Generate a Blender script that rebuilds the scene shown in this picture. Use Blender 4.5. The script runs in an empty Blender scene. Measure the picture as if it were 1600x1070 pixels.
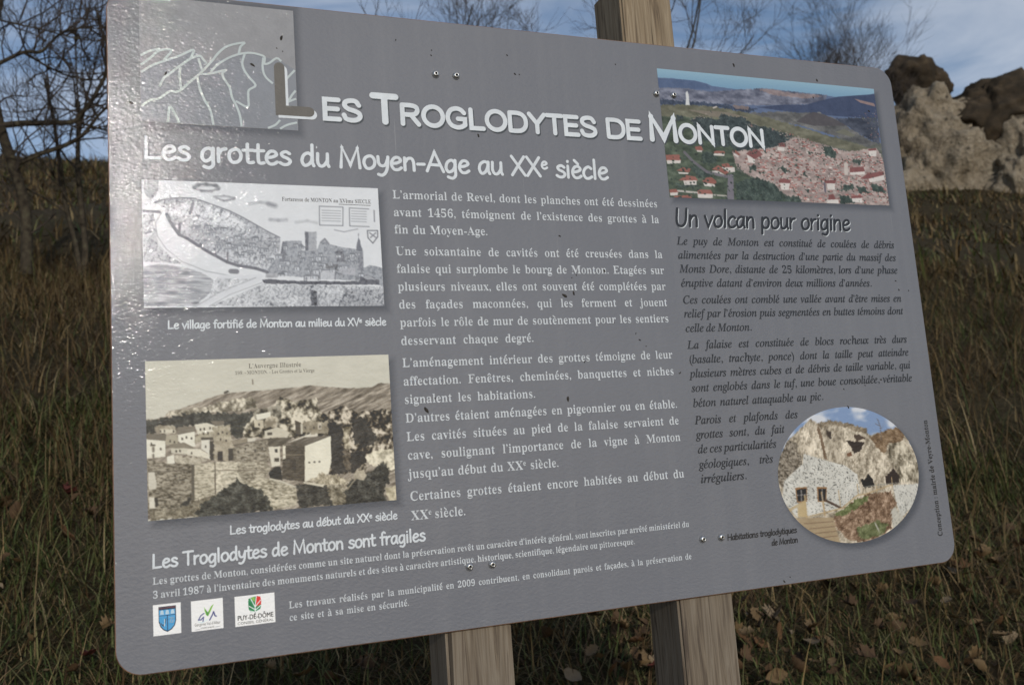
import bpy, bmesh, math, random, unicodedata
import numpy as np
from mathutils import Vector, Matrix, noise as mnoise

# ------------------------------------------------------------------ camera, sky, sun, exposure
scene = bpy.context.scene
COL = scene.collection
cam_data = bpy.data.cameras.new('camera')
cam_data.sensor_width = 36.0
cam_data.lens = 31.60
cam_data.clip_start = 0.05
cam_data.clip_end = 3000.0
cam_data.dof.use_dof = True
cam_data.dof.focus_distance = 1.25
cam_data.dof.aperture_fstop = 9.0
cam = bpy.data.objects.new('camera', cam_data)
COL.objects.link(cam)
_r = Vector((0.93688, -0.34176, -0.07392)); _u = Vector((0.02260, -0.15177, 0.98816)); _f = Vector((0.34893, 0.92745, 0.13446))
CAM_POS = Vector((0.0654, -1.0185, 1.112))
cam.matrix_world = Matrix(((_r.x, _u.x, -_f.x, CAM_POS.x), (_r.y, _u.y, -_f.y, CAM_POS.y), (_r.z, _u.z, -_f.z, CAM_POS.z), (0, 0, 0, 1)))
scene.camera = cam

SUN_DIR = Vector((-0.075, -1.05, 0.352)).normalized()
sun_el = math.asin(SUN_DIR.z)
world = bpy.data.worlds.new('World'); scene.world = world; world.use_nodes = True
wn = world.node_tree.nodes; wl = world.node_tree.links; wn.clear()
sky = wn.new('ShaderNodeTexSky'); sky.sky_type = 'NISHITA'; sky.sun_disc = False
sky.sun_elevation = sun_el; sky.sun_rotation = math.pi
sky.altitude = 500; sky.air_density = 1.0; sky.dust_density = 0.5; sky.ozone_density = 2.2
tc = wn.new('ShaderNodeTexCoord'); mp = wn.new('ShaderNodeMapping'); mp.inputs['Scale'].default_value = (1.0, 1.6, 5.0); mp.inputs['Rotation'].default_value = (0.25, 0.3, 0.5)
nz = wn.new('ShaderNodeTexNoise'); nz.inputs['Scale'].default_value = 2.6; nz.inputs['Detail'].default_value = 9; nz.inputs['Roughness'].default_value = 0.55; nz.inputs['Distortion'].default_value = 0.6
rp = wn.new('ShaderNodeValToRGB'); rp.color_ramp.elements[0].position = 0.38; rp.color_ramp.elements[1].position = 0.70
mul = wn.new('ShaderNodeMath'); mul.operation = 'MULTIPLY'; mul.inputs[1].default_value = 0.62
mx = wn.new('ShaderNodeMix'); mx.data_type = 'RGBA'
mx.inputs['B'].default_value = (6.3, 6.7, 7.4, 1)
bg = wn.new('ShaderNodeBackground'); bg.inputs['Strength'].default_value = 0.105
wo = wn.new('ShaderNodeOutputWorld')
wl.new(tc.outputs['Generated'], mp.inputs['Vector']); wl.new(mp.outputs[0], nz.inputs['Vector']); wl.new(nz.outputs['Fac'], rp.inputs[0])
wl.new(rp.outputs[0], mul.inputs[0]); wl.new(mul.outputs[0], mx.inputs['Factor']); wl.new(sky.outputs[0], mx.inputs['A'])
wl.new(mx.outputs['Result'], bg.inputs['Color']); wl.new(bg.outputs[0], wo.inputs['Surface'])

sl = bpy.data.lights.new('sun', 'SUN'); sl.energy = 2.1; sl.angle = math.radians(0.6); sl.color = (1.0, 0.95, 0.87)
so = bpy.data.objects.new('sun', sl); COL.objects.link(so)
so.rotation_euler = SUN_DIR.to_track_quat('Z', 'Y').to_euler(); so.location = (0, -20, 10)
vs = scene.view_settings
vs.view_transform = 'Standard'; vs.look = 'None'; vs.exposure = 0.0; vs.gamma = 1.0; vs.use_curve_mapping = False

rng = np.random.default_rng(7)
random.seed(7)

# ------------------------------------------------------------------ helpers
def link(o, parent=None):
    COL.objects.link(o)
    if parent is not None: o.parent = parent
    return o

def tag(o, label=None, cat=None, group=None, kind=None):
    if label: o['label'] = label
    if cat: o['category'] = cat
    if group: o['group'] = group
    if kind: o['kind'] = kind
    return o

def mesh_np(name, verts, loops, sizes, mat=None, cols=None, smooth=False):
    """verts Nx3, flat loop vertex indices, face sizes -> mesh"""
    me = bpy.data.meshes.new(name)
    verts = np.asarray(verts, np.float32); loops = np.asarray(loops, np.int32); sizes = np.asarray(sizes, np.int32)
    me.vertices.add(len(verts)); me.vertices.foreach_set('co', verts.ravel())
    me.loops.add(len(loops)); me.loops.foreach_set('vertex_index', loops)
    me.polygons.add(len(sizes))
    me.polygons.foreach_set('loop_start', np.concatenate([[0], np.cumsum(sizes)[:-1]]).astype(np.int32))
    me.update(calc_edges=True)
    me.validate()
    if cols is not None:
        at = me.color_attributes.new('tint', 'FLOAT_COLOR', 'POINT')
        c = np.ones((len(verts), 4), np.float32); c[:, :3] = cols
        at.data.foreach_set('color', c.ravel())
    if smooth: me.polygons.foreach_set('use_smooth', np.ones(len(sizes), bool))
    if mat: me.materials.append(mat)
    return me

def mesh_obj(name, verts, faces, mat, parent=None, smooth=False):
    me = bpy.data.meshes.new(name); me.from_pydata([tuple(v) for v in verts], [], faces); me.update()
    if smooth: me.polygons.foreach_set('use_smooth', np.ones(len(faces), bool))
    if mat: me.materials.append(mat)
    return link(bpy.data.objects.new(name, me), parent)

def srgb(c):
    c = np.asarray(c, float) / 255.0
    return np.where(c <= 0.04045, c / 12.92, ((c + 0.055) / 1.055) ** 2.4)

def vnoise(w, h, sx, sy, seed, ang=0.0):
    """smooth value noise in 0..1 on a w x h raster, feature size sx, sy (pixels)"""
    r = np.random.default_rng(seed)
    yy, xx = np.mgrid[0:h, 0:w].astype(np.float32)
    if ang:
        ca, sa = math.cos(ang), math.sin(ang)
        xx, yy = xx * ca + yy * sa, -xx * sa + yy * ca
    X = xx / sx; Y = yy / sy
    X -= X.min(); Y -= Y.min()
    gx = int(X.max()) + 3; gy = int(Y.max()) + 3
    g = r.random((gy, gx)).astype(np.float32)
    xi = X.astype(int); yi = Y.astype(int); fx = X - xi; fy = Y - yi
    fx = fx * fx * (3 - 2 * fx); fy = fy * fy * (3 - 2 * fy)
    return (g[yi, xi] * (1 - fx) + g[yi, xi + 1] * fx) * (1 - fy) + (g[yi + 1, xi] * (1 - fx) + g[yi + 1, xi + 1] * fx) * fy

# ------------------------------------------------------------------ node helpers
def new_mat(name):
    m = bpy.data.materials.new(name); m.use_nodes = True
    nt = m.node_tree; nt.nodes.clear()
    out = nt.nodes.new('ShaderNodeOutputMaterial'); b = nt.nodes.new('ShaderNodeBsdfPrincipled')
    nt.links.new(b.outputs[0], out.inputs['Surface'])
    return m, nt, b

def N(nt, typ, **kw):
    n = nt.nodes.new(typ)
    for k, v in kw.items():
        if k in n.inputs: n.inputs[k].default_value = v
        else: setattr(n, k, v)
    return n

def mathn(nt, op, a, b=None, c=None):
    n = nt.nodes.new('ShaderNodeMath'); n.operation = op
    for i, v in enumerate((a, b, c)):
        if v is None: continue
        if isinstance(v, (int, float)): n.inputs[i].default_value = v
        else: nt.links.new(v, n.inputs[i])
    return n.outputs[0]

def mixc(nt, fac, a, b):
    n = nt.nodes.new('ShaderNodeMix'); n.data_type = 'RGBA'
    for s, v in (('Factor', fac), ('A', a), ('B', b)):
        if isinstance(v, (int, float)): n.inputs[s].default_value = v
        elif isinstance(v, tuple): n.inputs[s].default_value = v + (1,) if len(v) == 3 else v
        else: nt.links.new(v, n.inputs[s])
    return n.outputs['Result']

def ramp(nt, fac, stops):
    n = nt.nodes.new('ShaderNodeValToRGB')
    e = n.color_ramp.elements
    while len(e) < len(stops): e.new(0.5)
    for i, (p, c) in enumerate(stops):
        e[i].position = p; e[i].color = tuple(c) + (1,) if len(c) == 3 else c
    nt.links.new(fac, n.inputs[0])
    return n.outputs[0]

# ------------------------------------------------------------------ the slope
def ground_z(x, y):
    x = np.asarray(x, float); y = np.asarray(y, float)
    crest = 33.0
    base = np.where(y < crest - 6, 0.40 * y, 0.40 * (crest - 6) + 0.40 * (y - crest + 6) - 0.022 * (np.maximum(y - crest + 6, 0)) ** 2)
    base = np.where(y > crest + 14, 0.40 * (crest - 6) + 8.0 - 0.022 * 400 - 0.48 * (y - crest - 14), base)
    base = np.where(y < -14, -5.6 + 0.1 * (y + 14), base)
    base = base + 0.06 * np.maximum(x - 3, 0) * np.clip((y + 2) / 8, 0, 1) * np.clip((60 - x) / 30, 0, 1)
    far = np.clip((np.abs(y - 1) - 1.5) / 6, 0, 1)
    und = 0.035 * np.sin(1.7 * x + 0.6) * np.cos(1.3 * y) + 0.02 * np.sin(4.1 * x + 2.3 * y) + far * (0.16 * np.sin(0.45 * x + 1.0) * np.cos(0.37 * y + 0.4) + 0.08 * np.sin(1.1 * x - 0.8 * y))
    return base + und

def axis(stops):
    out = []
    for a, b, s in stops: out += list(np.arange(a, b, s))
    return np.array(out + [stops[-1][1]])
gx = axis([(-600, -60, 60), (-60, -12, 3), (-12, -3, 0.6), (-3, 7, 0.16), (7, 30, 0.6), (30, 80, 3), (80, 600, 60)])
gy = axis([(-600, -20, 58), (-20, -3, 1.0), (-3, 6, 0.16), (6, 24, 0.5), (24, 60, 1.0), (60, 600, 60)])
GX, GY = np.meshgrid(gx, gy)
GZ = ground_z(GX, GY)
nyy, nxx = GX.shape
idx = np.arange(nyy * nxx).reshape(nyy, nxx)
quads = np.stack([idx[:-1, :-1], idx[:-1, 1:], idx[1:, 1:], idx[1:, :-1]], -1).reshape(-1, 4)

m_soil, nt, b = new_mat('soil_and_thatch')
tcn = N(nt, 'ShaderNodeTexCoord')
n1 = N(nt, 'ShaderNodeTexNoise', Scale=1.1, Detail=6.0, Roughness=0.6); n2 = N(nt, 'ShaderNodeTexNoise', Scale=26.0, Detail=8.0, Roughness=0.7)
for n_ in (n1, n2): nt.links.new(tcn.outputs['Object'], n_.inputs['Vector'])
c1 = ramp(nt, n1.outputs['Fac'], [(0.3, (0.060, 0.047, 0.026)), (0.55, (0.078, 0.062, 0.034)), (0.75, (0.046, 0.048, 0.022))])
c2 = ramp(nt, n2.outputs['Fac'], [(0.3, (0.25, 0.22, 0.2)), (0.7, (1.0, 1.0, 1.0))])
mm = nt.nodes.new('ShaderNodeMix'); mm.data_type = 'RGBA'; mm.blend_type = 'MULTIPLY'; mm.inputs['Factor'].default_value = 1.0
nt.links.new(c1, mm.inputs['A']); nt.links.new(c2, mm.inputs['B']); nt.links.new(mm.outputs['Result'], b.inputs['Base Color'])
b.inputs['Roughness'].default_value = 0.95; b.inputs['Specular IOR Level'].default_value = 0.1
bp = N(nt, 'ShaderNodeBump', Strength=0.8, Distance=0.04); nt.links.new(n2.outputs['Fac'], bp.inputs['Height']); nt.links.new(bp.outputs[0], b.inputs['Normal'])
g_me = mesh_np('ground', np.stack([GX, GY, GZ], -1).reshape(-1, 3), quads.ravel(), np.full(len(quads), 4), m_soil, smooth=True)
tag(link(bpy.data.objects.new('ground', g_me)), kind='structure')

# ------------------------------------------------------------------ artwork of the printed pictures (tenths of a millimetre on the panel face)
ART_DRAWING = [
('p',(176,179,186),'scrib',46,[444,2458,526,2429,624,2407,740,2394,873,2399,989,2441,1106,2483,1241,2534,1376,2604,1512,2684,1632,2756,1770,2828,1774,2959,1707,3108,1615,3219,1392,3165,1190,3094,974,2988,779,2855,697,2812,570,2635,556,2518]),
('p',(200,203,209),'scrib',50,[597,2517,822,2428,955,2460,1240,2562,1443,2686,1405,2789,1236,2709,1067,2677,867,2645,735,2612,620,2588]),
('p',(162,165,172),'scrib',34,[782,2702,949,2698,1232,2820,1507,2851,1769,2865,1748,2959,1400,2945,1161,2949,943,2898]),
('p',(205,208,214),'scrib',14,[1551,3082,1772,3011,1753,3052,1654,3117]),
('p',(178,181,188),'scrib',50,[337,2591,449,2588,458,2727,483,2923,610,3064,723,3138,332,3120]),
('p',(156,159,166),'hscrib',22,[330,3173,479,3145,722,3170,934,3240,1049,3330,1012,3455,842,3611,324,3606]),
('p',(188,191,197),'scrib',44,[1012,3455,1050,3294,1218,3293,1456,3311,1145,3474,875,3611,993,3527]),
('p',(180,183,189),'scrib',48,[1008,3612,1558,3366,2935,3395,2927,3643]),
('p',(150,153,160),'scrib',50,[2466,3422,2930,3423,2922,3633,2401,3625]),
('p',(96,99,108),'scrib',40,[2084,3431,2155,3450,2157,3623,2085,3622]),
('p',(150,154,162),'scrib',26,[1653,3136,1781,3014,1804,2869,2010,2861,2005,2974,2050,2974,2052,2757,2182,2754,2173,2972,2217,2877,2274,2828,2317,2894,2453,2930,2619,2951,2712,2974,2705,3175,2779,3137,2938,3174,2935,3395,2638,3328,1597,3256]),
('p',(120,123,132),'scrib',20,[1795,2874,1848,2868,1821,3107,1751,3107]),
('p',(104,107,116),'scrib',14,[2052,2751,2092,2754,2082,2973,2050,2974]),
('p',(165,168,175),'scrib',12,[2092,2754,2182,2756,2172,2981,2082,2973]),
('p',(108,112,122),'scrib',10,[2624,2970,2665,2789,2708,2976]),
('p',(130,133,142),'scrib',20,[2648,2977,2708,2984,2700,3214,2644,3195]),
('p',(110,112,118),'scrib',40,[2260,3131,2407,3130,2421,3215,2267,3178]),
('p',(120,122,130),'scrib',40,[2386,2988,2471,2949,2500,3101,2399,3102]),
('p',(170,172,178),'scrib',20,[1597,3247,1728,3246,1726,3292,1595,3296]),
('p',(196,199,205),'scrib',8,[2023,3269,2181,3269,2179,3321,2021,3321]),
('p',(182,185,192),'scrib',14,[2202,3201,2376,3200,2370,3313,2197,3314]),
('p',(170,172,180),'scrib',14,[2423,3177,2608,3172,2604,3252,2419,3253]),
('p',(82,84,94),'scrib',24,[1560,3315,1612,3307,1910,3329,2269,3332,2647,3332,2639,3374,2087,3370,1575,3360]),
('p',(92,94,104),'scrib',20,[2640,3275,2754,3252,2882,3324,2883,3377,2636,3370]),
('p',(160,163,170),'scrib',14,[2669,3271,2753,3261,2854,3312,2732,3313]),
('p',(170,173,180),'scrib',24,[343,2200,498,2199,495,2312,461,2386,420,2434,380,2388,349,2317]),
('l',(118,120,128),1.3,[444,2458,526,2429,624,2407,740,2394,873,2399,989,2441,1106,2483,1241,2534,1376,2604,1512,2684,1632,2756,1770,2828]),
('l',(96,98,108),3.4,[579,2589,618,2688,701,2815,779,2855,974,2991,1189,3116,1307,3157,1495,3187,1615,3228]),
('l',(104,106,114),2.6,[705,2704,702,2821]),
('l',(104,106,114),2.0,[1199,2976,1195,3112]),
('l',(150,153,160),0.9,[543,2545,459,2691,477,2834,563,2975,723,3116,968,3222,1219,3272]),
('l',(206,209,215),5.0,[875,3611,1145,3474,1525,3307]),
('l',(206,209,215),4.0,[1117,3285,1354,3284,1544,3274]),
('l',(150,153,160),0.8,[851,3611,1112,3452,1491,3293]),
('l',(150,153,160),0.8,[991,3612,1212,3483,1559,3348]),
('l',(110,112,120),5.5,[1229,3221,1288,3224]),
('s',(92,95,102),4,[868,2270,910,2245,995,2234,1096,2243,1126,2270]),
('s',(110,112,120),3.0,[867,2279,942,2310,1043,2313,1120,2285]),
('s',(130,132,140),2.4,[1075,2373,1178,2360,1297,2378]),
('s',(120,122,130),2.4,[1100,2391,1176,2416,1288,2394]),
('s',(165,168,174),3.5,[1451,2444,1574,2421,1679,2437]),
('s',(120,122,130),5.5,[1661,2437,1731,2458]),
('s',(150,152,160),4,[1672,2621,1760,2626,1849,2620]),
('s',(178,181,186),3.5,[1956,2646,2083,2624,2191,2646]),
('l',(105,108,116),0.9,[2229,2446,2502,2449,2490,2673,2222,2672,2229,2446]),
('l',(105,108,116),0.9,[2805,2463,2575,2457,2570,2675,2799,2677]),
('l',(140,143,150),0.8,[2256,2495,2474,2496]),
('l',(140,143,150),0.8,[2255,2526,2472,2527]),
('l',(140,143,150),0.8,[2253,2556,2471,2558]),
('l',(140,143,150),0.8,[2252,2587,2470,2589]),
('l',(140,143,150),0.8,[2250,2618,2468,2620]),
('l',(140,143,150),0.8,[2598,2493,2775,2495]),
('l',(140,143,150),0.8,[2596,2524,2773,2527]),
('l',(140,143,150),0.8,[2594,2555,2772,2558]),
('l',(140,143,150),0.8,[2593,2586,2770,2589]),
('l',(140,143,150),0.8,[2591,2617,2768,2620]),
('l',(150,152,160),1.2,[2389,2725,2499,2746,2660,2708]),
('l',(110,112,120),1.2,[2867,2477,2864,2614]),
('l',(95,98,106),1.2,[2774,2725,2896,2722,2892,2798,2831,2876,2777,2813,2774,2725]),
('l',(130,132,140),1.6,[2799,2751,2872,2808]),
('l',(130,132,140),1.6,[2872,2750,2806,2809]),
('l',(125,128,136),0.9,[2023,3269,2101,3245,2181,3269]),
('l',(100,103,110),1.0,[2021,3321,2023,3269,2181,3269,2179,3321]),
('l',(110,112,120),1.0,[2197,3314,2202,3201,2376,3200,2370,3313]),
('l',(110,112,120),1.4,[2045,3291,2044,3318]),
('l',(110,112,120),1.2,[2092,3254,2112,3198]),
('l',(120,122,130),1.0,[2665,2789,2668,2765]),
('l',(125,128,136),2,[2226,2877,2274,2834,2315,2890]),
('l',(105,107,115),3.0,[345,2560,507,2564]),
('l',(150,152,160),2,[616,2407,617,2380]),
('l',(150,152,160),2,[715,2404,715,2377]),
('l',(118,120,128),3.0,[818,2574,851,2454])]
ART_POSTCARD = [
('p',(134,124,110),'streak',40,[313,4818,405,4818,515,4793,559,4735,671,4718,898,4640,1075,4583,1290,4564,1545,4556,1804,4542,2031,4524,2240,4546,2433,4567,2589,4573,2728,4571,2810,4529,2950,4534,2952,5899,295,5851]),
('p',(160,152,134),'rock',70,[515,4793,559,4735,896,4714,1180,4644,1433,4627,1465,4751,1176,4778,894,4783,721,4792]),
('p',(46,45,38),'speck',26,[316,4822,515,4809,721,4774,930,4762,1176,4797,1409,4790,1424,4881,1314,4950,1274,5068,1161,5034,1165,4923,804,4903,632,4912,429,4900,428,4964,320,4957]),
('p',(128,120,102),'rock',100,[1314,4959,1426,4815,1612,4739,1708,4633,1836,4692,2101,4670,2132,4822,2224,4884,2215,5096,1783,5089,1310,5070]),
('p',(92,86,72),'rock',70,[1410,4777,1612,4735,1705,4706,1715,4934,1603,4966,1424,4881]),
('p',(112,102,86),'rock',110,[2166,4901,2286,4791,2384,4760,2556,4847,2954,4823,2947,5296,2648,5335,2599,5524,2195,5524,2207,5057]),
('p',(34,30,26),'speck',22,[2223,4923,2364,4979,2399,5068,2373,5201,2454,5322,2623,5256,2624,5411,2483,5516,2214,5519]),
('p',(88,78,64),'speck',30,[2354,5200,2429,5243,2449,5495,2378,5489]),
('p',(40,36,30),'speck',24,[2473,4936,2611,4904,2739,5107,2774,5187,2613,5255,2481,5169]),
('p',(150,140,118),'rock',60,[2372,5008,2459,5013,2438,5244,2371,5240]),
('p',(198,190,168),'rock',40,[2618,5343,2729,5286,2948,5286,2964,5531,2796,5500,2652,5442]),
('p',(128,118,100),'speck',50,[1919,5607,2176,5532,2460,5591,2425,5893,2122,5876]),
('p',(38,37,31),'speck',34,[2419,5626,2518,5586,2678,5511,2820,5424,2884,5526,2867,5660,2803,5733,2834,5889,2369,5878,2306,5788]),
('p',(186,176,150),'rock',30,[2824,5715,2960,5696,2956,5899,2854,5891]),
('p',(178,168,148),'rock',20,[2477,5544,2512,5503,2580,5508,2626,5555,2594,5611,2508,5585]),
('p',(112,105,92),'n',12,[320,4963,528,4982,513,5054,326,5024]),
('p',(224,220,204),'n',8,[326,5021,513,5050,510,5215,326,5221]),
('p',(150,141,122),'speck',20,[429,4886,624,4904,622,4966,428,4958]),
('p',(205,198,178),'n',10,[462,4920,614,4938,614,4974,461,4966]),
('p',(122,114,100),'n',12,[641,4912,813,4914,806,4969,639,4989]),
('p',(224,220,204),'n',6,[690,4984,806,4962,809,5126,721,5128,637,5057,639,4989]),
('p',(168,160,140),'n',10,[520,4996,630,4988,637,5085,568,5098,518,5086]),
('p',(214,208,190),'n',8,[804,4894,926,4880,1017,4915,1004,4991,840,5000]),
('p',(116,108,94),'n',10,[962,4864,1111,4872,1105,4908,1016,4918]),
('p',(205,198,180),'n',8,[1013,4918,1105,4908,1104,4947,1012,4951]),
('p',(150,141,120),'speck',24,[986,4946,1165,4904,1169,5127,1059,5157,994,5079]),
('p',(152,144,124),'speck',20,[819,4995,994,4987,995,5070,878,5057,816,5114]),
('p',(70,64,54),'n',8,[870,5035,992,5039,991,5068,869,5064]),
('p',(214,210,196),'n',6,[869,5064,956,5062,952,5223,867,5154]),
('p',(58,52,44),'n',8,[953,5077,1001,5080,996,5284,950,5281]),
('p',(162,152,132),'speck',16,[1001,5080,1168,5062,1191,5165,1178,5302,996,5290]),
('p',(48,42,38),'n',6,[1032,5192,1086,5195,1083,5294,1029,5290]),
('p',(60,54,46),'n',6,[1143,5166,1200,5169,1196,5302,1139,5298]),
('p',(128,120,104),'n',10,[542,5124,552,5088,697,5076,790,5132,789,5150,661,5131]),
('p',(200,194,176),'n',8,[568,5136,678,5133,781,5150,779,5212,567,5180]),
('p',(216,210,192),'n',6,[729,5150,850,5154,952,5223,951,5269,728,5208]),
('p',(170,162,144),'speck',26,[600,5209,762,5220,968,5283,846,5303,759,5333,606,5299]),
('p',(224,220,204),'n',5,[524,5216,595,5199,600,5290,525,5299]),
('p',(122,114,98),'stone',44,[336,5227,522,5285,768,5311,771,5698,647,5768,336,5746]),
('p',(200,194,178),'n',16,[340,5357,400,5358,418,5473,413,5544,340,5538]),
('p',(214,208,192),'n',10,[345,5627,395,5624,403,5738,346,5740]),
('p',(44,40,34),'n',4,[396,5631,425,5627,433,5714,399,5727]),
('p',(40,38,33),'speck',14,[752,5625,768,5689,698,5736,647,5762,674,5690]),
('p',(174,166,146),'stone',34,[777,5311,1006,5303,996,5648,771,5701]),
('p',(84,78,66),'n',12,[763,5316,794,5314,788,5685,761,5693]),
('p',(188,180,160),'stone',32,[1009,5300,1266,5318,1521,5335,1572,5417,1493,5504,1222,5608,1003,5649]),
('p',(96,88,74),'n',10,[995,5303,1009,5304,1003,5645,991,5644]),
('p',(150,142,124),'stone',36,[1231,5315,1521,5331,1572,5417,1511,5511,1294,5559,1227,5425]),
('p',(128,120,104),'stone',36,[1191,5165,1272,5148,1548,5090,1560,5338,1187,5307]),
('p',(206,200,184),'n',6,[1331,5072,1427,5068,1425,5115,1335,5118]),
('p',(140,130,112),'n',10,[1193,5091,1346,5073,1344,5119,1192,5137]),
('p',(214,208,190),'n',6,[1559,5179,1683,5177,1679,5383,1587,5399]),
('p',(44,42,38),'n',4,[1627,5204,1657,5206,1655,5243,1626,5241]),
('p',(70,64,54),'n',4,[1616,5300,1668,5304,1666,5345,1615,5341]),
('p',(30,29,26),'n',8,[1552,5458,1615,5401,1679,5398,1698,5549,1565,5515]),
('p',(86,79,66),'streak',18,[1559,5082,1824,5084,1709,5183,1559,5173]),
('p',(72,64,52),'stone',16,[1720,5170,1950,5185,1933,5582,1688,5537]),
('p',(222,216,196),'n',5,[1713,5172,1742,5177,1737,5312,1707,5325]),
('p',(52,46,38),'n',6,[1806,5336,1847,5339,1842,5451,1802,5448]),
('p',(214,208,192),'n',6,[1706,5169,1894,5096,2008,5061,2057,5010,2096,5031,2097,5089,1950,5099,1780,5155]),
('p',(94,86,74),'streak',20,[1728,5161,1941,5099,2238,5091,1950,5190]),
('p',(226,221,202),'n',7,[1950,5188,2238,5095,2232,5384,2195,5514,1971,5573,1933,5582]),
('p',(224,219,202),'n',6,[1441,4818,1595,4795,1598,4860,1450,4878]),
('p',(196,186,164),'n',14,[1415,4884,1515,4882,1515,4972,1422,4956]),
('p',(172,162,142),'rock',40,[1515,4876,1608,4838,1679,4894,1658,4969,1521,4980]),
('p',(198,191,172),'n',14,[1525,5003,1662,4969,1794,5033,1764,5088,1526,5074]),
('p',(72,66,56),'n',6,[1556,5019,1605,5022,1604,5052,1555,5049]),
('p',(142,132,112),'speck',20,[1919,4937,2203,4941,2201,5057,1915,5048]),
('p',(74,66,54),'n',10,[1853,4903,1919,4934,1918,5063,1858,5060]),
('p',(190,184,166),'n',8,[1910,4945,1938,4942,1933,5056,1910,5059]),
('p',(196,188,170),'n',8,[2104,4945,2142,4944,2138,5015,2100,5016]),
('p',(158,150,130),'stone',46,[1223,5557,1493,5511,1583,5521,1838,5638,1842,5828,1571,5853,1285,5841]),
('l',(205,200,182),1.4,[1565,5524,1709,5572,1838,5634]),
('p',(120,112,94),'speck',40,[336,5746,647,5762,767,5701,1010,5649,1222,5590,1148,5711,1006,5772,832,5855,341,5864]),
('p',(42,42,35),'speck',36,[781,5833,869,5724,1045,5630,1153,5548,1207,5493,1242,5522,1364,5601,1471,5613,1555,5782,1570,5866,1213,5871,832,5864]),
('p',(38,36,30),'speck',30,[1847,5601,1947,5609,2170,5649,2227,5857,1862,5863]),
('p',(110,102,84),'speck',40,[2171,5645,2324,5619,2389,5852,2217,5865]),
('p',(206,198,178),'n',10,[1919,5579,2143,5631,2129,5655,1918,5599]),
('p',(150,140,118),'speck',50,[1968,5563,2120,5499,2214,5519,2383,5585,2399,5644,2171,5645]),
('l',(50,46,40),1.6,[1987,5376,1994,5377]),
('l',(50,46,40),1.6,[2043,5375,2051,5375]),
('l',(50,46,40),1.6,[2098,5375,2105,5375]),
('l',(92,84,72),2.2,[375,5086,405,5088]),
('l',(112,104,92),2.4,[394,5115,394,5150]),
('l',(112,104,92),2.2,[393,5186,393,5208]),
('l',(60,54,46),2.4,[1126,4567,1156,4553]),
('l',(110,100,88),1.2,[1418,4437,1420,4484]),
('l',(150,140,118),1.4,[2396,5700,2499,5584]),
('p',(70,63,54),'n',6,[462,4931,477,4932,476,4957,461,4957]),
('p',(70,63,54),'n',6,[499,4932,514,4932,514,4958,498,4957]),
('p',(70,63,54),'n',6,[589,4942,604,4943,603,4968,588,4967]),
('p',(70,63,54),'n',6,[672,5023,688,5024,687,5050,672,5049]),
('p',(70,63,54),'n',6,[715,5011,731,5012,730,5038,715,5037]),
('p',(70,63,54),'n',6,[767,5025,782,5026,781,5052,766,5051]),
('p',(70,63,54),'n',6,[859,4935,874,4936,874,4962,858,4961]),
('p',(70,63,54),'n',6,[897,4932,913,4933,912,4959,896,4958]),
('p',(70,63,54),'n',6,[953,4930,969,4930,968,4956,952,4955]),
('p',(70,63,54),'n',6,[1039,4990,1055,4991,1054,5016,1038,5015]),
('p',(70,63,54),'n',6,[1082,4977,1098,4978,1097,5004,1081,5003]),
('p',(70,63,54),'n',6,[1125,4995,1141,4996,1140,5021,1125,5021]),
('p',(70,63,54),'n',6,[1058,5055,1074,5056,1073,5082,1058,5081]),
('p',(70,63,54),'n',6,[1114,5072,1130,5073,1129,5098,1113,5097]),
('p',(70,63,54),'n',6,[906,5120,922,5121,921,5146,905,5145]),
('p',(70,63,54),'n',6,[610,5150,625,5151,624,5176,609,5175]),
('p',(70,63,54),'n',6,[647,5149,662,5150,662,5175,647,5174]),
('p',(70,63,54),'n',6,[763,5182,778,5183,778,5208,762,5207]),
('p',(70,63,54),'n',6,[1234,5195,1250,5197,1250,5222,1234,5221]),
('p',(70,63,54),'n',6,[1310,5173,1326,5174,1325,5199,1309,5198]),
('p',(70,63,54),'n',6,[1413,5198,1430,5199,1429,5225,1413,5224]),
('p',(70,63,54),'n',6,[1490,5176,1506,5178,1505,5204,1489,5203]),
('p',(70,63,54),'n',6,[1955,4978,1972,4978,1971,5005,1954,5004]),
('p',(70,63,54),'n',6,[2049,4983,2066,4984,2065,5010,2048,5009]),
('p',(70,63,54),'n',6,[2116,4975,2133,4976,2131,5003,2114,5002]),
('p',(70,63,54),'n',6,[1463,4917,1479,4917,1478,4944,1462,4943]),
('p',(70,63,54),'n',6,[553,5043,568,5044,567,5069,552,5069]),
('p',(70,63,54),'n',6,[595,5055,610,5056,609,5081,594,5080]),
('p',(70,63,54),'n',6,[369,5059,384,5060,383,5085,368,5084]),
('p',(70,63,54),'n',6,[458,5119,473,5120,473,5145,458,5144]),
('p',(70,63,54),'n',6,[889,4981,905,4982,904,5008,888,5007]),
('p',(70,63,54),'n',6,[932,4980,948,4981,947,5007,932,5006]),
('l',(150,140,120),0.7,[1702,5272,1942,5288]),
('l',(60,54,45),0.6,[1950,5188,2238,5095]),
('l',(110,100,86),0.8,[1017,5392,1514,5427]),
('l',(90,82,70),0.7,[333,5360,767,5374]),
('l',(90,82,70),0.7,[639,4989,806,4962]),
('l',(80,74,62),0.8,[1013,4918,1105,4908]),
('l',(90,84,72),0.8,[1192,5137,1547,5094])]
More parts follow.
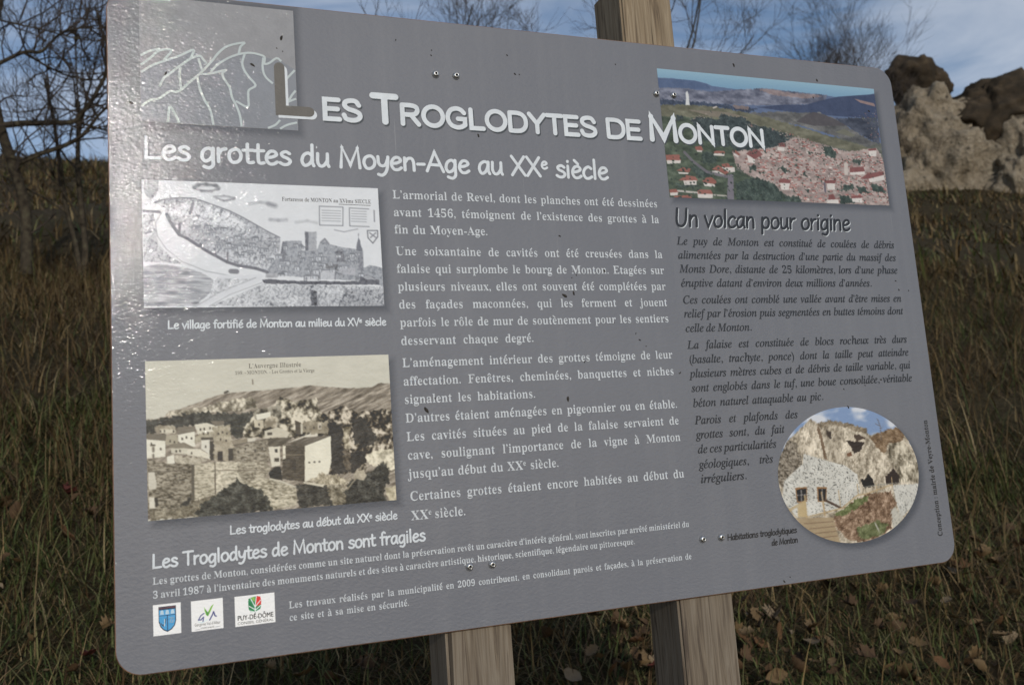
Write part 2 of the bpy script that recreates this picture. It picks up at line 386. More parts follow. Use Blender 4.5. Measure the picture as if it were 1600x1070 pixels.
ART_AERIAL = [
('p',(88,104,136),'n',10,[6868,484,7094,474,7476,475,7679,505,7754,534,8147,550,8527,532,8806,498,9081,522,9651,518,10086,544,10678,413,10693,2173,6679,2233]),
('p',(72,90,124),'n',14,[6866,502,7093,483,7501,482,7690,520,7723,577,6848,669]),
('p',(104,108,126),'patch',36,[6852,635,7333,603,7717,624,8146,562,8585,503,8943,511,9365,515,9739,516,9661,646,9196,704,8497,760,7696,795,6828,854]),
('p',(136,122,124),'patch',24,[8501,527,8778,500,9079,537,9507,521,9647,548,9353,600,8794,589]),
('p',(52,64,94),'n',16,[9639,603,9942,525,10676,426,10643,815,9895,833,9039,825,8466,794,8914,725,9339,694]),
('p',(140,118,116),'n',14,[10236,533,10605,581,10618,631,10347,590]),
('p',(44,56,78),'speck',16,[6835,790,7697,786,8489,823,8319,883,7638,846,6826,877]),
('p',(120,108,108),'patch',24,[8038,789,8331,791,8323,852,8111,843]),
('p',(92,92,92),'patch',26,[8318,892,8899,828,9207,826,9553,797,9830,877,10240,1079,10562,1222,10358,1276,9847,1152,9290,1039,8743,966]),
('p',(74,70,74),'n',14,[9131,965,9317,847,9453,796,9636,821,9829,882,10051,966,9436,1011]),
('p',(104,104,92),'n',8,[9799,1081,9984,1020,10177,1108,10083,1138]),
('p',(56,62,78),'patch',24,[9831,869,10630,803,10612,1232,10240,1079]),
('p',(98,97,80),'patch',22,[6826,877,7306,842,7769,839,8212,883,8744,954,9286,1064,9843,1177,10300,1269,10442,1316,10106,1372,9539,1280,8853,1163,8453,1093,7922,1079,6803,1084]),
('p',(120,112,100),'n',10,[7297,912,7945,902,8309,959,8197,1003,7674,979]),
('p',(66,78,62),'patch',30,[6808,1038,7159,1019,7799,1017,8453,1093,8937,1158,8966,1349,8229,1577,7999,1728,8756,2070,8791,2209,6679,2233]),
('p',(40,52,54),'speck',22,[7358,1047,7492,996,7798,1029,7864,919,8043,959,8202,962,8351,1052,8618,1082,9003,1183,8971,1312,8655,1413,8553,1561,8184,1514,7987,1403,7725,1418,7457,1294]),
('p',(40,52,54),'speck',20,[7121,1021,7226,987,7256,1054,7140,1073]),
('p',(158,142,138),'patch',30,[7978,1473,8248,1435,8687,1376,9071,1198,9539,1280,9959,1372,10536,1291,10636,1456,10678,2174,9069,2189,8732,2047,8615,1911,8199,1812,8005,1681])]
ART_AERIAL_TOP = [
('p',(46,60,54),'speck',22,[8140,1861,8355,1840,8615,1911,8732,2047,8741,2176,7942,2179,7969,1960]),
('p',(46,60,54),'speck',22,[9550,1304,9678,1309,9780,1401,9738,1489,9570,1461]),
('p',(46,60,54),'speck',22,[8729,1670,8815,1643,8940,1732,8828,1749]),
('p',(46,60,54),'speck',22,[8217,1671,8327,1647,8342,1735,8233,1752]),
('p',(46,60,54),'speck',22,[10059,1485,10237,1476,10198,1540,10051,1535]),
('p',(46,60,54),'speck',22,[9851,1885,10001,1855,10016,1952,9749,1986]),
('p',(46,60,54),'speck',22,[10057,1877,10226,1919,10304,1990,10096,1997]),
('p',(46,60,54),'speck',22,[9132,1747,9192,1720,9192,1816]),
('p',(46,60,54),'speck',22,[7452,1547,7612,1493,7734,1556,7696,1650,7488,1671]),
('p',(46,60,54),'speck',22,[7253,1740,7408,1710,7622,1837,7386,1893]),
('p',(46,60,54),'speck',22,[7026,1975,7375,1984,7397,2017,7043,2046]),
('p',(46,60,54),'speck',22,[9713,2036,9913,2053,10013,2158,9751,2167]),
('p',(46,60,54),'speck',22,[10328,1842,10560,1882,10605,1979,10368,1963]),
('p',(46,60,54),'speck',22,[8753,2093,9029,2084,9057,2182,8769,2175]),
('p',(46,60,54),'speck',22,[9102,1963,9210,1982,9175,2031]),
('p',(206,200,196),'n',16,[6908,1657,7128,1646,7123,1687,6913,1706]),
('p',(142,90,80),'n',16,[6902,1581,7117,1565,7133,1646,6903,1657]),
('p',(206,200,196),'n',16,[7135,1930,7347,1921,7335,1985,7148,1993]),
('p',(142,90,80),'n',16,[7063,1933,7189,1851,7333,1868,7370,1920]),
('p',(206,200,196),'n',16,[7443,1945,7637,1964,7628,2001,7463,1994]),
('p',(142,90,80),'n',16,[7433,1925,7516,1869,7593,1866,7664,1917,7648,1964,7461,1944]),
('p',(206,200,196),'n',16,[6912,2109,7037,2100,7022,2141,6913,2149]),
('p',(142,90,80),'n',16,[6907,2065,7030,2051,7044,2100,6907,2109]),
('p',(206,200,196),'n',16,[7340,2112,7585,2103,7572,2162,7339,2166]),
('p',(142,90,80),'n',16,[7342,2048,7559,2045,7585,2103,7340,2112]),
('p',(206,200,196),'n',16,[7327,2180,7459,2171,7453,2184,7326,2189]),
('p',(142,90,80),'n',16,[6982,2147,7258,2128,7238,2187,6940,2193]),
('p',(206,200,196),'n',16,[7069,1816,7239,1813,7221,1836,7081,1838]),
('p',(142,90,80),'n',16,[7046,1794,7152,1744,7271,1757,7244,1813]),
('p',(206,200,196),'n',16,[7655,1523,7843,1513,7833,1546,7667,1550]),
('p',(142,90,80),'n',16,[7640,1515,7717,1478,7847,1480,7853,1513]),
('p',(206,200,196),'n',16,[7609,1773,7707,1769,7817,1824,7775,1849,7611,1826]),
('p',(142,90,80),'n',16,[7607,1751,7718,1686,7889,1770,7830,1823,7720,1768]),
('p',(206,200,196),'n',16,[7766,1716,7981,1705,7983,1770,7887,1784]),
('p',(142,90,80),'n',16,[7771,1669,7878,1650,7962,1706,7792,1714]),
('p',(206,200,196),'n',16,[7398,1491,7490,1486,7482,1514,7405,1513]),
('p',(142,90,80),'n',16,[7371,1442,7480,1422,7506,1485,7388,1491]),
('p',(206,200,196),'n',16,[7989,1496,8076,1533,8059,1562,7993,1524]),
('p',(142,90,80),'n',16,[7974,1464,8033,1456,8105,1513,8076,1533]),
('p',(206,200,196),'n',16,[9980,1690,10261,1662,10248,1707,9980,1729]),
('p',(122,74,72),'n',16,[9986,1616,10244,1587,10261,1662,9980,1690]),
('p',(206,200,196),'n',16,[10309,1774,10608,1701,10608,1776,10330,1829]),
('p',(122,74,72),'n',16,[10148,1780,10292,1696,10612,1642,10608,1701,10309,1774]),
('p',(206,200,196),'n',16,[10384,1339,10531,1322,10509,1417,10377,1419]),
('p',(122,74,72),'n',16,[10377,1310,10524,1287,10531,1322,10378,1340]),
('p',(206,200,196),'n',16,[8719,1902,8884,1900,8854,1996,8727,2000]),
('p',(122,74,72),'n',16,[8698,1861,8789,1828,8910,1852,8889,1900,8698,1898]),
('p',(206,200,196),'n',16,[9531,1874,9681,1868,9666,1965,9538,1960]),
('p',(122,74,72),'n',16,[9492,1832,9718,1813,9681,1868,9503,1870]),
('p',(206,200,196),'n',16,[8749,1365,8869,1368,8850,1427,8736,1421]),
('p',(122,74,72),'n',16,[8754,1325,8835,1296,8886,1324,8869,1368]),
('p',(206,200,196),'n',16,[9486,2120,9702,2108,9706,2175,9492,2175]),
('p',(122,74,72),'n',16,[9540,2047,9628,2029,9662,2110,9529,2119]),
('p',(206,200,196),'n',16,[8211,1512,8337,1572,8329,1631,8223,1624]),
('p',(122,74,72),'n',16,[8200,1497,8273,1446,8384,1416,8481,1494,8337,1572]),
('p',(206,200,196),'n',16,[9951,2085,10144,2069,10137,2147,9958,2136]),
('p',(122,74,72),'n',16,[9942,2052,10121,2026,10144,2069,9951,2085]),
('l',(104,100,108),4.2,[7201,1529,7314,1646,7525,1791,7827,1846,7902,1829]),
('p',(112,108,118),'n',8,[7861,1826,7951,1795,7916,2173,7799,2177]),
('l',(196,190,186),2.6,[7039,2078,7337,2094]),
('l',(190,184,178),2.0,[7601,2116,7793,2123]),
('p',(206,208,210),'n',4,[7295,848,7361,843,7365,722,7352,639,7319,660,7316,753]),
('l',(200,192,186),2.0,[7741,857,7796,835]),
('p',(190,180,174),'n',8,[9889,1562,9929,1528,9966,1558,9939,1731,9875,1734]),
('l',(92,88,100),3.5,[9494,1875,9490,1996])]
ART_OVAL = [
('p',(196,184,164),'rockl',46,[8097,5812,8356,5509,8763,5243,8877,5319,9032,5293,9406,5360,9676,5463,9731,5533,10213,5441,10368,5567,10583,5985,10520,6508,9940,7075,8447,6926,8030,6300]),
('p',(126,112,92),'speck',34,[8857,5318,9035,5278,9408,5350,9688,5426,9683,5489,9519,5467,9324,5391,9050,5345,8908,5368]),
('p',(116,92,66),'speck',34,[9720,5554,9935,5499,10213,5441,10354,5534,10269,5671,10042,5657,9940,5825,9837,5693]),
('p',(178,168,148),'rockl',60,[10040,5674,10286,5647,10513,5916,10513,6234,10162,6228,10117,6015,10005,5882]),
('p',(120,98,76),'cave',30,[8875,5336,8916,5481,8955,5811,8906,5807,8879,5561,8841,5395]),
('p',(122,112,98),'stone',50,[8118,5834,8336,5512,8486,5557,8478,5678,8533,5742,8540,5867,8316,5967,8170,6154,8096,5991]),
('p',(204,202,194),'peb',44,[8543,5847,8577,5709,8952,5831,9243,5916,9428,6049,9451,6296,9106,6481,8549,6552,8357,6535,8148,6310,8207,6058,8340,5969]),
('p',(46,34,28),'cave',14,[9297,5566,9396,5593,9626,5619,9529,5738,9417,5755,9366,5653]),
('p',(74,58,46),'cave',14,[9447,5517,9540,5501,9647,5566,9498,5603]),
('p',(58,46,38),'cave',12,[8989,5414,9066,5439,9066,5542,9001,5507]),
('p',(120,84,60),'n',12,[9294,5751,9374,5736,9381,5790,9300,5797]),
('p',(22,17,15),'cave',6,[9487,6104,9543,6139,9614,6054,9672,6118,9706,6230,9527,6245,9489,6187]),
('p',(40,26,20),'cave',12,[9909,6115,10008,6060,10064,6011,10143,6101,10156,6231,9909,6225]),
('p',(150,112,74),'n',12,[8378,6151,8568,6154,8544,6351,8379,6349]),
('p',(26,25,28),'n',4,[8394,6176,8555,6173,8531,6338,8391,6334]),
('p',(150,112,74),'n',12,[8728,6166,8895,6183,8856,6377,8714,6365]),
('p',(26,25,28),'n',4,[8749,6196,8877,6202,8843,6364,8735,6355]),
('p',(196,174,132),'n',10,[8379,6418,8511,6340,8511,6550,8367,6538]),
('p',(204,202,194),'peb',34,[10020,6242,10503,6258,10468,6398,10290,6582,10096,6700,10048,6510]),
('p',(196,192,180),'peb',20,[9878,6526,10026,6560,10135,6703,9954,6831,9913,6766]),
('p',(122,96,74),'speck',46,[8941,6577,9375,6392,9592,6324,9979,6330,10048,6510,9937,6583,9911,6837,9487,6979,9166,6918,8967,6739]),
('p',(98,106,62),'speck',24,[8952,6570,9376,6380,9593,6349,9522,6435,9141,6584]),
('p',(92,98,60),'speck',24,[9315,6772,9635,6700,9887,6763,9705,6910,9341,6935]),
('p',(170,150,120),'n',16,[8332,6546,8939,6593,8967,6739,9010,6952,8699,6872,8432,6689]),
('l',(130,108,84),1.2,[8465,6633,8931,6646]),
('l',(130,108,84),1.2,[8527,6708,8946,6713]),
('l',(130,108,84),1.2,[8615,6775,8961,6778]),
('l',(130,108,84),1.2,[8703,6843,8977,6840]),
('l',(190,166,122),2.4,[8226,6445,8507,6340]),
('l',(190,166,122),2.6,[8516,6271,8506,6550]),
('l',(180,150,108),2.6,[8796,6244,8807,6545]),
('l',(190,166,130),1.6,[9079,6246,9082,6473]),
('l',(190,166,130),1.4,[9408,6180,9406,6323]),
('l',(190,166,130),1.4,[9736,6205,9728,6318]),
('l',(180,156,120),1.4,[10017,6133,10013,6258]),
('l',(70,50,38),3.2,[8838,6352,9070,6472]),
('l',(186,162,124),1.6,[8501,6550,9106,6481,9384,6332,9540,6324,10000,6236]),
('l',(150,150,140),1.0,[9529,6231,9765,6218,10163,6217]),
('l',(170,165,160),1.2,[8470,6188,8454,6336]),
('l',(170,165,160),1.0,[8397,6252,8543,6254]),
('l',(170,165,160),1.2,[8812,6205,8794,6360]),
('l',(96,86,80),1.2,[9918,5603,9935,5415,9900,5307]),
('l',(110,104,104),1.0,[9931,5457,10040,5346]),
('l',(110,104,104),1.0,[9935,5415,9850,5368]),
('l',(190,186,176),1.6,[9632,6720,9693,6908])]
AERIAL_AREAS = {'village':[8245,1459,8685,1388,9067,1223,9534,1317,9956,1392,10533,1311,10630,1456,10654,2138,9101,2164,8763,2023,8618,1887,8363,1781,8117,1629],'cliff':[8673,1079,8886,1125,9265,1211,9678,1309,9613,1361,9196,1300,8875,1210,8668,1115],'town':[10193,812,10604,678,10637,853,10616,1207,10435,1167,10407,968],'north':[7281,1052,7738,881,7808,946,7401,1113],'cross':[8192,1038,8460,1045,8426,1094,8240,1083]}
MOUNTAIN_LINES = [[347,776,435,718,548,679],[346,889,446,795,541,701,667,682,609,780,583,811],[347,973,457,886,595,817,748,745,901,659,869,763],[533,1126,579,1023,630,977,732,882,875,762,966,725,1004,765,1041,812],[952,755,970,833,990,903],[758,880,745,981,762,1136],[337,1364,437,1290,524,1267,638,1174,701,1176,765,1142,856,1043,960,941,1094,778,1148,701,1216,622,1296,567,1457,518,1415,573,1393,663],[960,941,1064,932,1235,874,1207,913,1219,970,1281,1080,1303,1193,1346,1291,1382,1403,1398,1539],[1077,910,1171,800,1332,691,1493,639,1600,644,1680,673,1677,755,1732,742,1816,675,1869,708],[1459,657,1429,762,1446,848,1497,932,1567,1028,1491,1092,1482,1180,1471,1296,1342,1234],[1666,682,1655,816,1685,916,1763,990],[934,965,956,1106,1004,1245,1065,1368,1092,1537],[612,1533,634,1357,683,1423,730,1532],[1916,926,2030,805],[1933,1190,1977,1113,2027,1057],[1918,1206,2034,1156],[1689,1542,1772,1493,1828,1431],[1824,1540,1907,1484,2022,1448]]
MOUNTAIN_FILL = [344,973,595,817,901,659,1041,812,1292,702,1493,639,1680,673,1869,708,2036,797,2025,1550,335,1537]
DRAWING_AREAS = [[782,2702,1168,2693,1507,2851,1759,2884,1726,3071,1394,3111,975,2952],[1635,3164,1803,2902,1999,2899,2031,2993,2618,2985,2681,3214,2620,3319,1614,3256]]
SPECKS = [(1880,416,5),(1542,781,5),(598,971,4),(4800,610,3),(4713,366,3),(4244,1469,4),(3258,302,2),(3708,393,2),(3696,461,2),(6267,348,2),(8161,187,5),(9591,299,4),(9482,575,3),(10484,712,4),(5239,2743,3),(5359,3283,2),(5424,3250,2),(5827,3190,4),(5241,3514,6),(5367,3482,5),(6196,4015,2),(6243,4100,3),(6327,4185,2),(5437,4358,3),(5168,4814,5),(3361,4867,6),(3470,4730,3),(6778,4551,2),(10563,3319,3),(10600,3453,3),(10779,3463,2),(10057,4757,4),(9611,4768,2),(8070,5168,3),(9423,5121,4),(9384,4867,2),(8040,7341,3),(8137,7295,2),(9158,3339,2),(4861,614,2),(5898,3868,2),(1824,549,2),(1889,583,2),(236,1335,4),(5871,4322,2),(9760,4828,2),(6798,4543,2)]

# ------------------------------------------------------------------ information panel: materials
W_MM, H_MM = 1100.0, 739.0
TOP_Z = 1.669
ORIGIN = Vector((0.535, 0.045, float(ground_z(0.535, 0.045))))
def P(x, y, d=0.0):
    """panel millimetres (x right, y down, d out of the face) -> sign-local metres"""
    return (x / 1000 - ORIGIN.x, -d / 1000 - ORIGIN.y, TOP_Z - y / 1000 - ORIGIN.z)

sign = bpy.data.objects.new('information_sign', None); link(sign); sign.location = ORIGIN
tag(sign, 'large grey printed information panel about cave dwellings screwed to two wooden posts', 'sign')

def laminate(nt, b, rough=0.58, coat=0.25):
    """clear textured overlay that covers the whole print"""
    t = N(nt, 'ShaderNodeTexCoord')
    mpn = N(nt, 'ShaderNodeMapping'); mpn.inputs['Scale'].default_value = (1.0, 1.0, 1.5); mpn.inputs['Rotation'].default_value = (0, 0.6, 0)
    nt.links.new(t.outputs['Object'], mpn.inputs['Vector'])
    a = N(nt, 'ShaderNodeTexNoise', Scale=235.0, Detail=2.0, Roughness=0.5); nt.links.new(mpn.outputs[0], a.inputs['Vector'])
    w = N(nt, 'ShaderNodeTexNoise', Scale=9.0, Detail=2.0, Roughness=0.5); nt.links.new(t.outputs['Object'], w.inputs['Vector'])
    hsum = mathn(nt, 'ADD', a.outputs['Fac'], mathn(nt, 'MULTIPLY', w.outputs['Fac'], 2.0))
    bu = N(nt, 'ShaderNodeBump', Strength=1.0, Distance=0.00040); nt.links.new(hsum, bu.inputs['Height'])
    b.inputs['Roughness'].default_value = rough
    b.inputs['Specular IOR Level'].default_value = 0.4
    b.inputs['Coat Weight'].default_value = coat; b.inputs['Coat Roughness'].default_value = 0.03; b.inputs['Coat IOR'].default_value = 1.45
    nt.links.new(bu.outputs[0], b.inputs['Coat Normal']); nt.links.new(bu.outputs[0], b.inputs['Normal'])
    return t

def ink(name, rgb):
    m, nt, b = new_mat(name)
    t = laminate(nt, b)
    n = N(nt, 'ShaderNodeTexNoise', Scale=60.0, Detail=4.0, Roughness=0.6); nt.links.new(t.outputs['Object'], n.inputs['Vector'])
    c = ramp(nt, n.outputs['Fac'], [(0.3, tuple(v * 0.86 for v in rgb)), (0.7, rgb)])
    nt.links.new(c, b.inputs['Base Color'])
    return m

M_WHITE = ink('white_ink', (0.66, 0.70, 0.74)); M_BODY = ink('pale_ink', (0.60, 0.635, 0.67))
M_DARK = ink('dark_blue_ink', (0.012, 0.015, 0.022)); M_SHADE = ink('grey_offset_ink', (0.045, 0.055, 0.066))
M_BROWN = ink('brown_grey_ink', (0.115, 0.105, 0.092)); M_LINE = ink('pale_green_line_ink', (0.48, 0.54, 0.55)); M_BLACK = ink('black_ink', (0.025, 0.024, 0.026))
M_SEPIA = ink('sepia_ink', (0.13, 0.12, 0.10)); M_PALE = ink('light_grey_ink', (0.262, 0.265, 0.282)); M_BLUEGREY = ink('blue_grey_ink', (0.215, 0.230, 0.262))

def print_mat(name):
    m, nt, b = new_mat(name); laminate(nt, b)
    a = N(nt, 'ShaderNodeAttribute', attribute_name='tint'); nt.links.new(a.outputs['Color'], b.inputs['Base Color'])
    return m
M_PRINT = print_mat('printed_picture')

# board face: grey ground with the printed drop shades of the pictures
RECTS = [(33.5, -6, 203, 154.5), (33, 220.5, 293, 362.5), (33, 420, 294.5, 586.5), (690, 35, 1063.5, 217.5)]
OVAL = (932, 604, 119.5, 92.5)
m_face, nt, b = new_mat('grey_printed_face')
t = laminate(nt, b)
sp = N(nt, 'ShaderNodeSeparateXYZ'); nt.links.new(t.outputs['Object'], sp.inputs[0])
X, Z = sp.outputs['X'], sp.outputs['Z']
def sstep(d, lo, hi):
    n = nt.nodes.new('ShaderNodeMapRange'); n.interpolation_type = 'SMOOTHSTEP'
    nt.links.new(d, n.inputs['Value']); n.inputs['From Min'].default_value = lo; n.inputs['From Max'].default_value = hi
    n.inputs['To Min'].default_value = 1.0; n.inputs['To Max'].default_value = 0.0
    return n.outputs[0]
tot = None
for (x0, y0, x1, y1) in RECTS:
    c = P((x0 + x1) / 2 + 5, (y0 + y1) / 2 + 6.5); hx, hz = (x1 - x0) / 2000, (y1 - y0) / 2000
    qx = mathn(nt, 'SUBTRACT', mathn(nt, 'ABSOLUTE', mathn(nt, 'SUBTRACT', X, c[0])), hx)
    qz = mathn(nt, 'SUBTRACT', mathn(nt, 'ABSOLUTE', mathn(nt, 'SUBTRACT', Z, c[2])), hz)
    s = sstep(mathn(nt, 'MAXIMUM', qx, qz), -0.006, 0.007)
    tot = s if tot is None else mathn(nt, 'MAXIMUM', tot, s)
c = P(OVAL[0] + 5, OVAL[1] + 6.5)
ex = mathn(nt, 'DIVIDE', mathn(nt, 'SUBTRACT', X, c[0]), OVAL[2] / 1000); ez = mathn(nt, 'DIVIDE', mathn(nt, 'SUBTRACT', Z, c[2]), OVAL[3] / 1000)
el = mathn(nt, 'SUBTRACT', mathn(nt, 'SQRT', mathn(nt, 'ADD', mathn(nt, 'MULTIPLY', ex, ex), mathn(nt, 'MULTIPLY', ez, ez))), 1.0)
tot = mathn(nt, 'MAXIMUM', tot, sstep(el, -0.05, 0.08))
big = N(nt, 'ShaderNodeTexNoise', Scale=3.0, Detail=5.0, Roughness=0.55); nt.links.new(t.outputs['Object'], big.inputs['Vector'])
fine = N(nt, 'ShaderNodeTexNoise', Scale=170.0, Detail=3.0, Roughness=0.6); nt.links.new(t.outputs['Object'], fine.inputs['Vector'])
gcol = ramp(nt, big.outputs['Fac'], [(0.25, (0.134, 0.140, 0.163)), (0.75, (0.162, 0.168, 0.190))])
gcol = mixc(nt, mathn(nt, 'MULTIPLY', fine.outputs['Fac'], 0.22), gcol, (0.12, 0.123, 0.142))
dm = N(nt, 'ShaderNodeMapping'); dm.inputs['Scale'].default_value = (38.0, 1.0, 1.3); nt.links.new(t.outputs['Object'], dm.inputs['Vector'])
drip = N(nt, 'ShaderNodeTexNoise', Scale=1.0, Detail=5.0, Roughness=0.6); nt.links.new(dm.outputs[0], drip.inputs['Vector'])
gcol = mixc(nt, mathn(nt, 'MULTIPLY', ramp(nt, drip.outputs['Fac'], [(0.48, (0, 0, 0)), (0.72, (1, 1, 1))]), 0.09), gcol, (0.30, 0.30, 0.31))
scm = N(nt, 'ShaderNodeMapping'); scm.inputs['Rotation'].default_value = (0, 0.5, 0); scm.inputs['Scale'].default_value = (260.0, 1.0, 6.0); nt.links.new(t.outputs['Object'], scm.inputs['Vector'])
scr = N(nt, 'ShaderNodeTexNoise', Scale=1.0, Detail=2.0); nt.links.new(scm.outputs[0], scr.inputs['Vector'])
gcol = mixc(nt, mathn(nt, 'MULTIPLY', ramp(nt, scr.outputs['Fac'], [(0.74, (0, 0, 0)), (0.78, (1, 1, 1))]), 0.25), gcol, (0.34, 0.34, 0.35))
fc = mixc(nt, mathn(nt, 'MULTIPLY', tot, 0.72), gcol, (0.040, 0.046, 0.062))
nt.links.new(fc, b.inputs['Base Color'])

m_core, nt, b = new_mat('brown_panel_core')
t = N(nt, 'ShaderNodeTexCoord'); n = N(nt, 'ShaderNodeTexNoise', Scale=60.0, Detail=4.0); nt.links.new(t.outputs['Object'], n.inputs['Vector'])
nt.links.new(ramp(nt, n.outputs['Fac'], [(0.3, (0.12, 0.06, 0.035)), (0.7, (0.27, 0.15, 0.09))]), b.inputs['Base Color']); b.inputs['Roughness'].default_value = 0.6

# board with rounded corners, a narrow bevel showing the core, real thickness
def rrect(x0, y0, x1, y1, r, n=10):
    pts = []
    for cx, cy, a0 in ((x1 - r, y0 + r, -90), (x1 - r, y1 - r, 0), (x0 + r, y1 - r, 90), (x0 + r, y0 + r, 180)):
        for i in range(n + 1):
            a = math.radians(a0 + 90 * i / n); pts.append((cx + r * math.cos(a), cy + r * math.sin(a)))
    return pts
ringA = rrect(1.0, 1.0, W_MM - 1.0, H_MM - 1.0, 26); ringB = rrect(0, 0, W_MM, H_MM, 27); nr = len(ringA)
vv = [P(x, y, 0) for x, y in ringA] + [P(x, y, -0.9) for x, y in ringB] + [P(x, y, -6) for x, y in ringB]
ff = [tuple(range(nr))[::-1]] + [(i, (i + 1) % nr, nr + (i + 1) % nr, nr + i) for i in range(nr)] + [(nr + i, nr + (i + 1) % nr, 2 * nr + (i + 1) % nr, 2 * nr + i) for i in range(nr)] + [tuple(range(2 * nr, 3 * nr))]
board = mesh_obj('board', vv, ff, m_face, sign)
board.data.materials.append(m_core)
for p_ in board.data.polygons: p_.material_index = 0 if p_.index == 0 else 1
bm = bmesh.new(); bm.from_mesh(board.data); bmesh.ops.recalc_face_normals(bm, faces=bm.faces); bm.to_mesh(board.data); bm.free()
board['label'] = 'grey laminated board with rounded corners and brown edge'

# ------------------------------------------------------------------ printed pictures
class Canvas:
    def __init__(self, x0, y0, x1, y1, res, bg, seed):
        self.x0, self.y0, self.x1, self.y1, self.res = x0, y0, x1, y1, res
        self.w = int(round((x1 - x0) / res)) + 1; self.h = int(round((y1 - y0) / res)) + 1
        self.a = np.zeros((self.h, self.w, 3), np.float32); self.a[:] = bg
        self.seed = seed; self.tex = {}
        self.r = np.random.default_rng(seed)
    def px(self, flat):
        p = np.asarray(flat, float).reshape(-1, 2) / 10.0
        return np.stack([(p[:, 0] - self.x0) / self.res, (p[:, 1] - self.y0) / self.res], 1)
    def T(self, kind):
        if kind in self.tex: return self.tex[kind]
        k = 1.0 / self.res; w, h, s = self.w, self.h, self.seed * 50
        v = lambda a, b_, i, ang=0.0: vnoise(w, h, max(a * k, 1), max(b_ * k, 1), s + i, ang)
        g = self.r.random((h, w)).astype(np.float32)
        if kind in ('n', 'cave'): t = 0.5 * v(9, 9, 1) + 0.3 * v(2.4, 2.4, 2) + 0.2 * g - 0.5
        elif kind == 'speck': t = 0.4 * v(5, 5, 3) + 0.35 * v(1.5, 1.5, 4) + 0.35 * g - 0.5; t = t * 1.9
        elif kind == 'rock':
            q = 0.45 * v(6, 8, 5, 0.4) + 0.35 * v(2.4, 3, 6, 0.4) + 0.2 * v(1.2, 1.2, 7); t = np.clip((q - 0.5) * 5, -1, 0.8)
        elif kind == 'rockl':
            q = 0.4 * v(7, 10, 5, 0.3) + 0.35 * v(2.2, 3, 6, 0.3) + 0.25 * v(1.2, 1.2, 7); t = np.clip((q - 0.53) * 4, -1.6, 0.4) + 1.1 * (v(16, 24, 31, 0.35) - 0.45) + 0.5 * (v(1.6, 6, 32, 0.3) - 0.5)
        elif kind == 'stone':
            q = 0.55 * v(3.4, 1.3, 8) + 0.45 * v(1.5, 0.9, 9); t = np.clip((q - 0.48) * 3.2, -1.3, 0.6) + 0.25 * (g - 0.5) + 0.5 * (v(14, 14, 10) - 0.5)
        elif kind == 'streak': t = 0.6 * v(12, 1.6, 11, -0.35) + 0.3 * v(5, 1.2, 12, -0.5) + 0.25 * g - 0.55; t = t * 1.8
        elif kind == 'patch': t = 0.5 * v(16, 6, 13) + 0.3 * v(5, 2.5, 14) + 0.25 * g - 0.52; t = t * 1.7
        elif kind == 'scrib':
            q = v(2.0, 1.5, 15, 0.3); q2 = v(3.6, 2.6, 16, -0.4); t = -1.0 * np.clip(1 - np.abs(q - 0.5) * 9, 0, 1) - 0.9 * np.clip(1 - np.abs(q2 - 0.5) * 12, 0, 1) - 0.8 * np.clip((v(1.2, 4, 35, 0.5) - 0.62) * 5, 0, 1) + 0.5 * (v(12, 9, 17) - 0.5) + 0.3 * (g - 0.5) + 0.35
        elif kind == 'hscrib':
            q = v(12, 1.2, 18, 0.06); q2 = v(9, 6, 19); t = 2.6 * (q - 0.5) + 1.2 * (q2 - 0.5) + 0.3 * (g - 0.5)
        elif kind == 'peb':
            q = v(1.5, 1.2, 20); t = np.where(q > 0.70, -1.6 * np.clip((q - 0.70) * 9, 0, 1), 0.15) + 0.3 * (g - 0.5) + 0.5 * (v(10, 10, 21) - 0.5)
        self.tex[kind] = t
        return t
    def mask(self, p):
        x0 = max(int(p[:, 0].min()), 0); x1 = min(int(p[:, 0].max()) + 2, self.w); y0 = max(int(p[:, 1].min()), 0); y1 = min(int(p[:, 1].max()) + 2, self.h)
        if x1 <= x0 or y1 <= y0: return None
        yy, xx = np.mgrid[y0:y1, x0:x1]
        ins = np.zeros(xx.shape, bool)
        n = len(p)
        for i in range(n):
            ax, ay = p[i]; bx, by = p[(i + 1) % n]
            if ay == by: continue
            cond = ((ay > yy) != (by > yy)) & (xx < (bx - ax) * (yy - ay) / (by - ay) + ax)
            ins ^= cond
        return (slice(y0, y1), slice(x0, x1)), ins
    def poly(self, flat, col, tex='n', amp=10, raw=False):
        p = np.asarray(flat, float) if raw else self.px(flat)
        if tex in ('speck', 'rock', 'rockl', 'patch', 'scrib', 'hscrib', 'streak', 'stone', 'peb', 'cave'):   # ragged outline
            q = []
            for i in range(len(p)):
                a, c = p[i], p[(i + 1) % len(p)]; L = np.hypot(*(c - a)); m = max(int(L * self.res / (1.6 if tex in ('speck', 'patch', 'cave') else 3.0)), 1)
                for j in range(m):
                    s_ = a + (c - a) * j / m
                    q.append(s_ + (self.r.random(2) - 0.5) * ({'speck': 4.0, 'rock': 3.0, 'rockl': 2.0, 'patch': 2.4, 'cave': 2.0}.get(tex, 0.8) / self.res))
            p = np.array(q)
        r = self.mask(p)
        if r is None: return
        sl_, m = r
        t_ = self.T(tex)[sl_][m] * ({'speck': 2.3, 'rock': 1.15, 'patch': 2.0, 'stone': 1.5, 'streak': 2.2}.get(tex, 1.3))
        if tex != 'scrib' and tex != 'hscrib' and not raw: t_ = t_ + 0.9 * self.T('speck')[sl_][m] * (8.0 / max(amp, 8))
        self.a[sl_][m] = np.asarray(col, np.float32) + (amp * t_)[:, None] * np.array([1.0, 0.99, 0.96], np.float32)
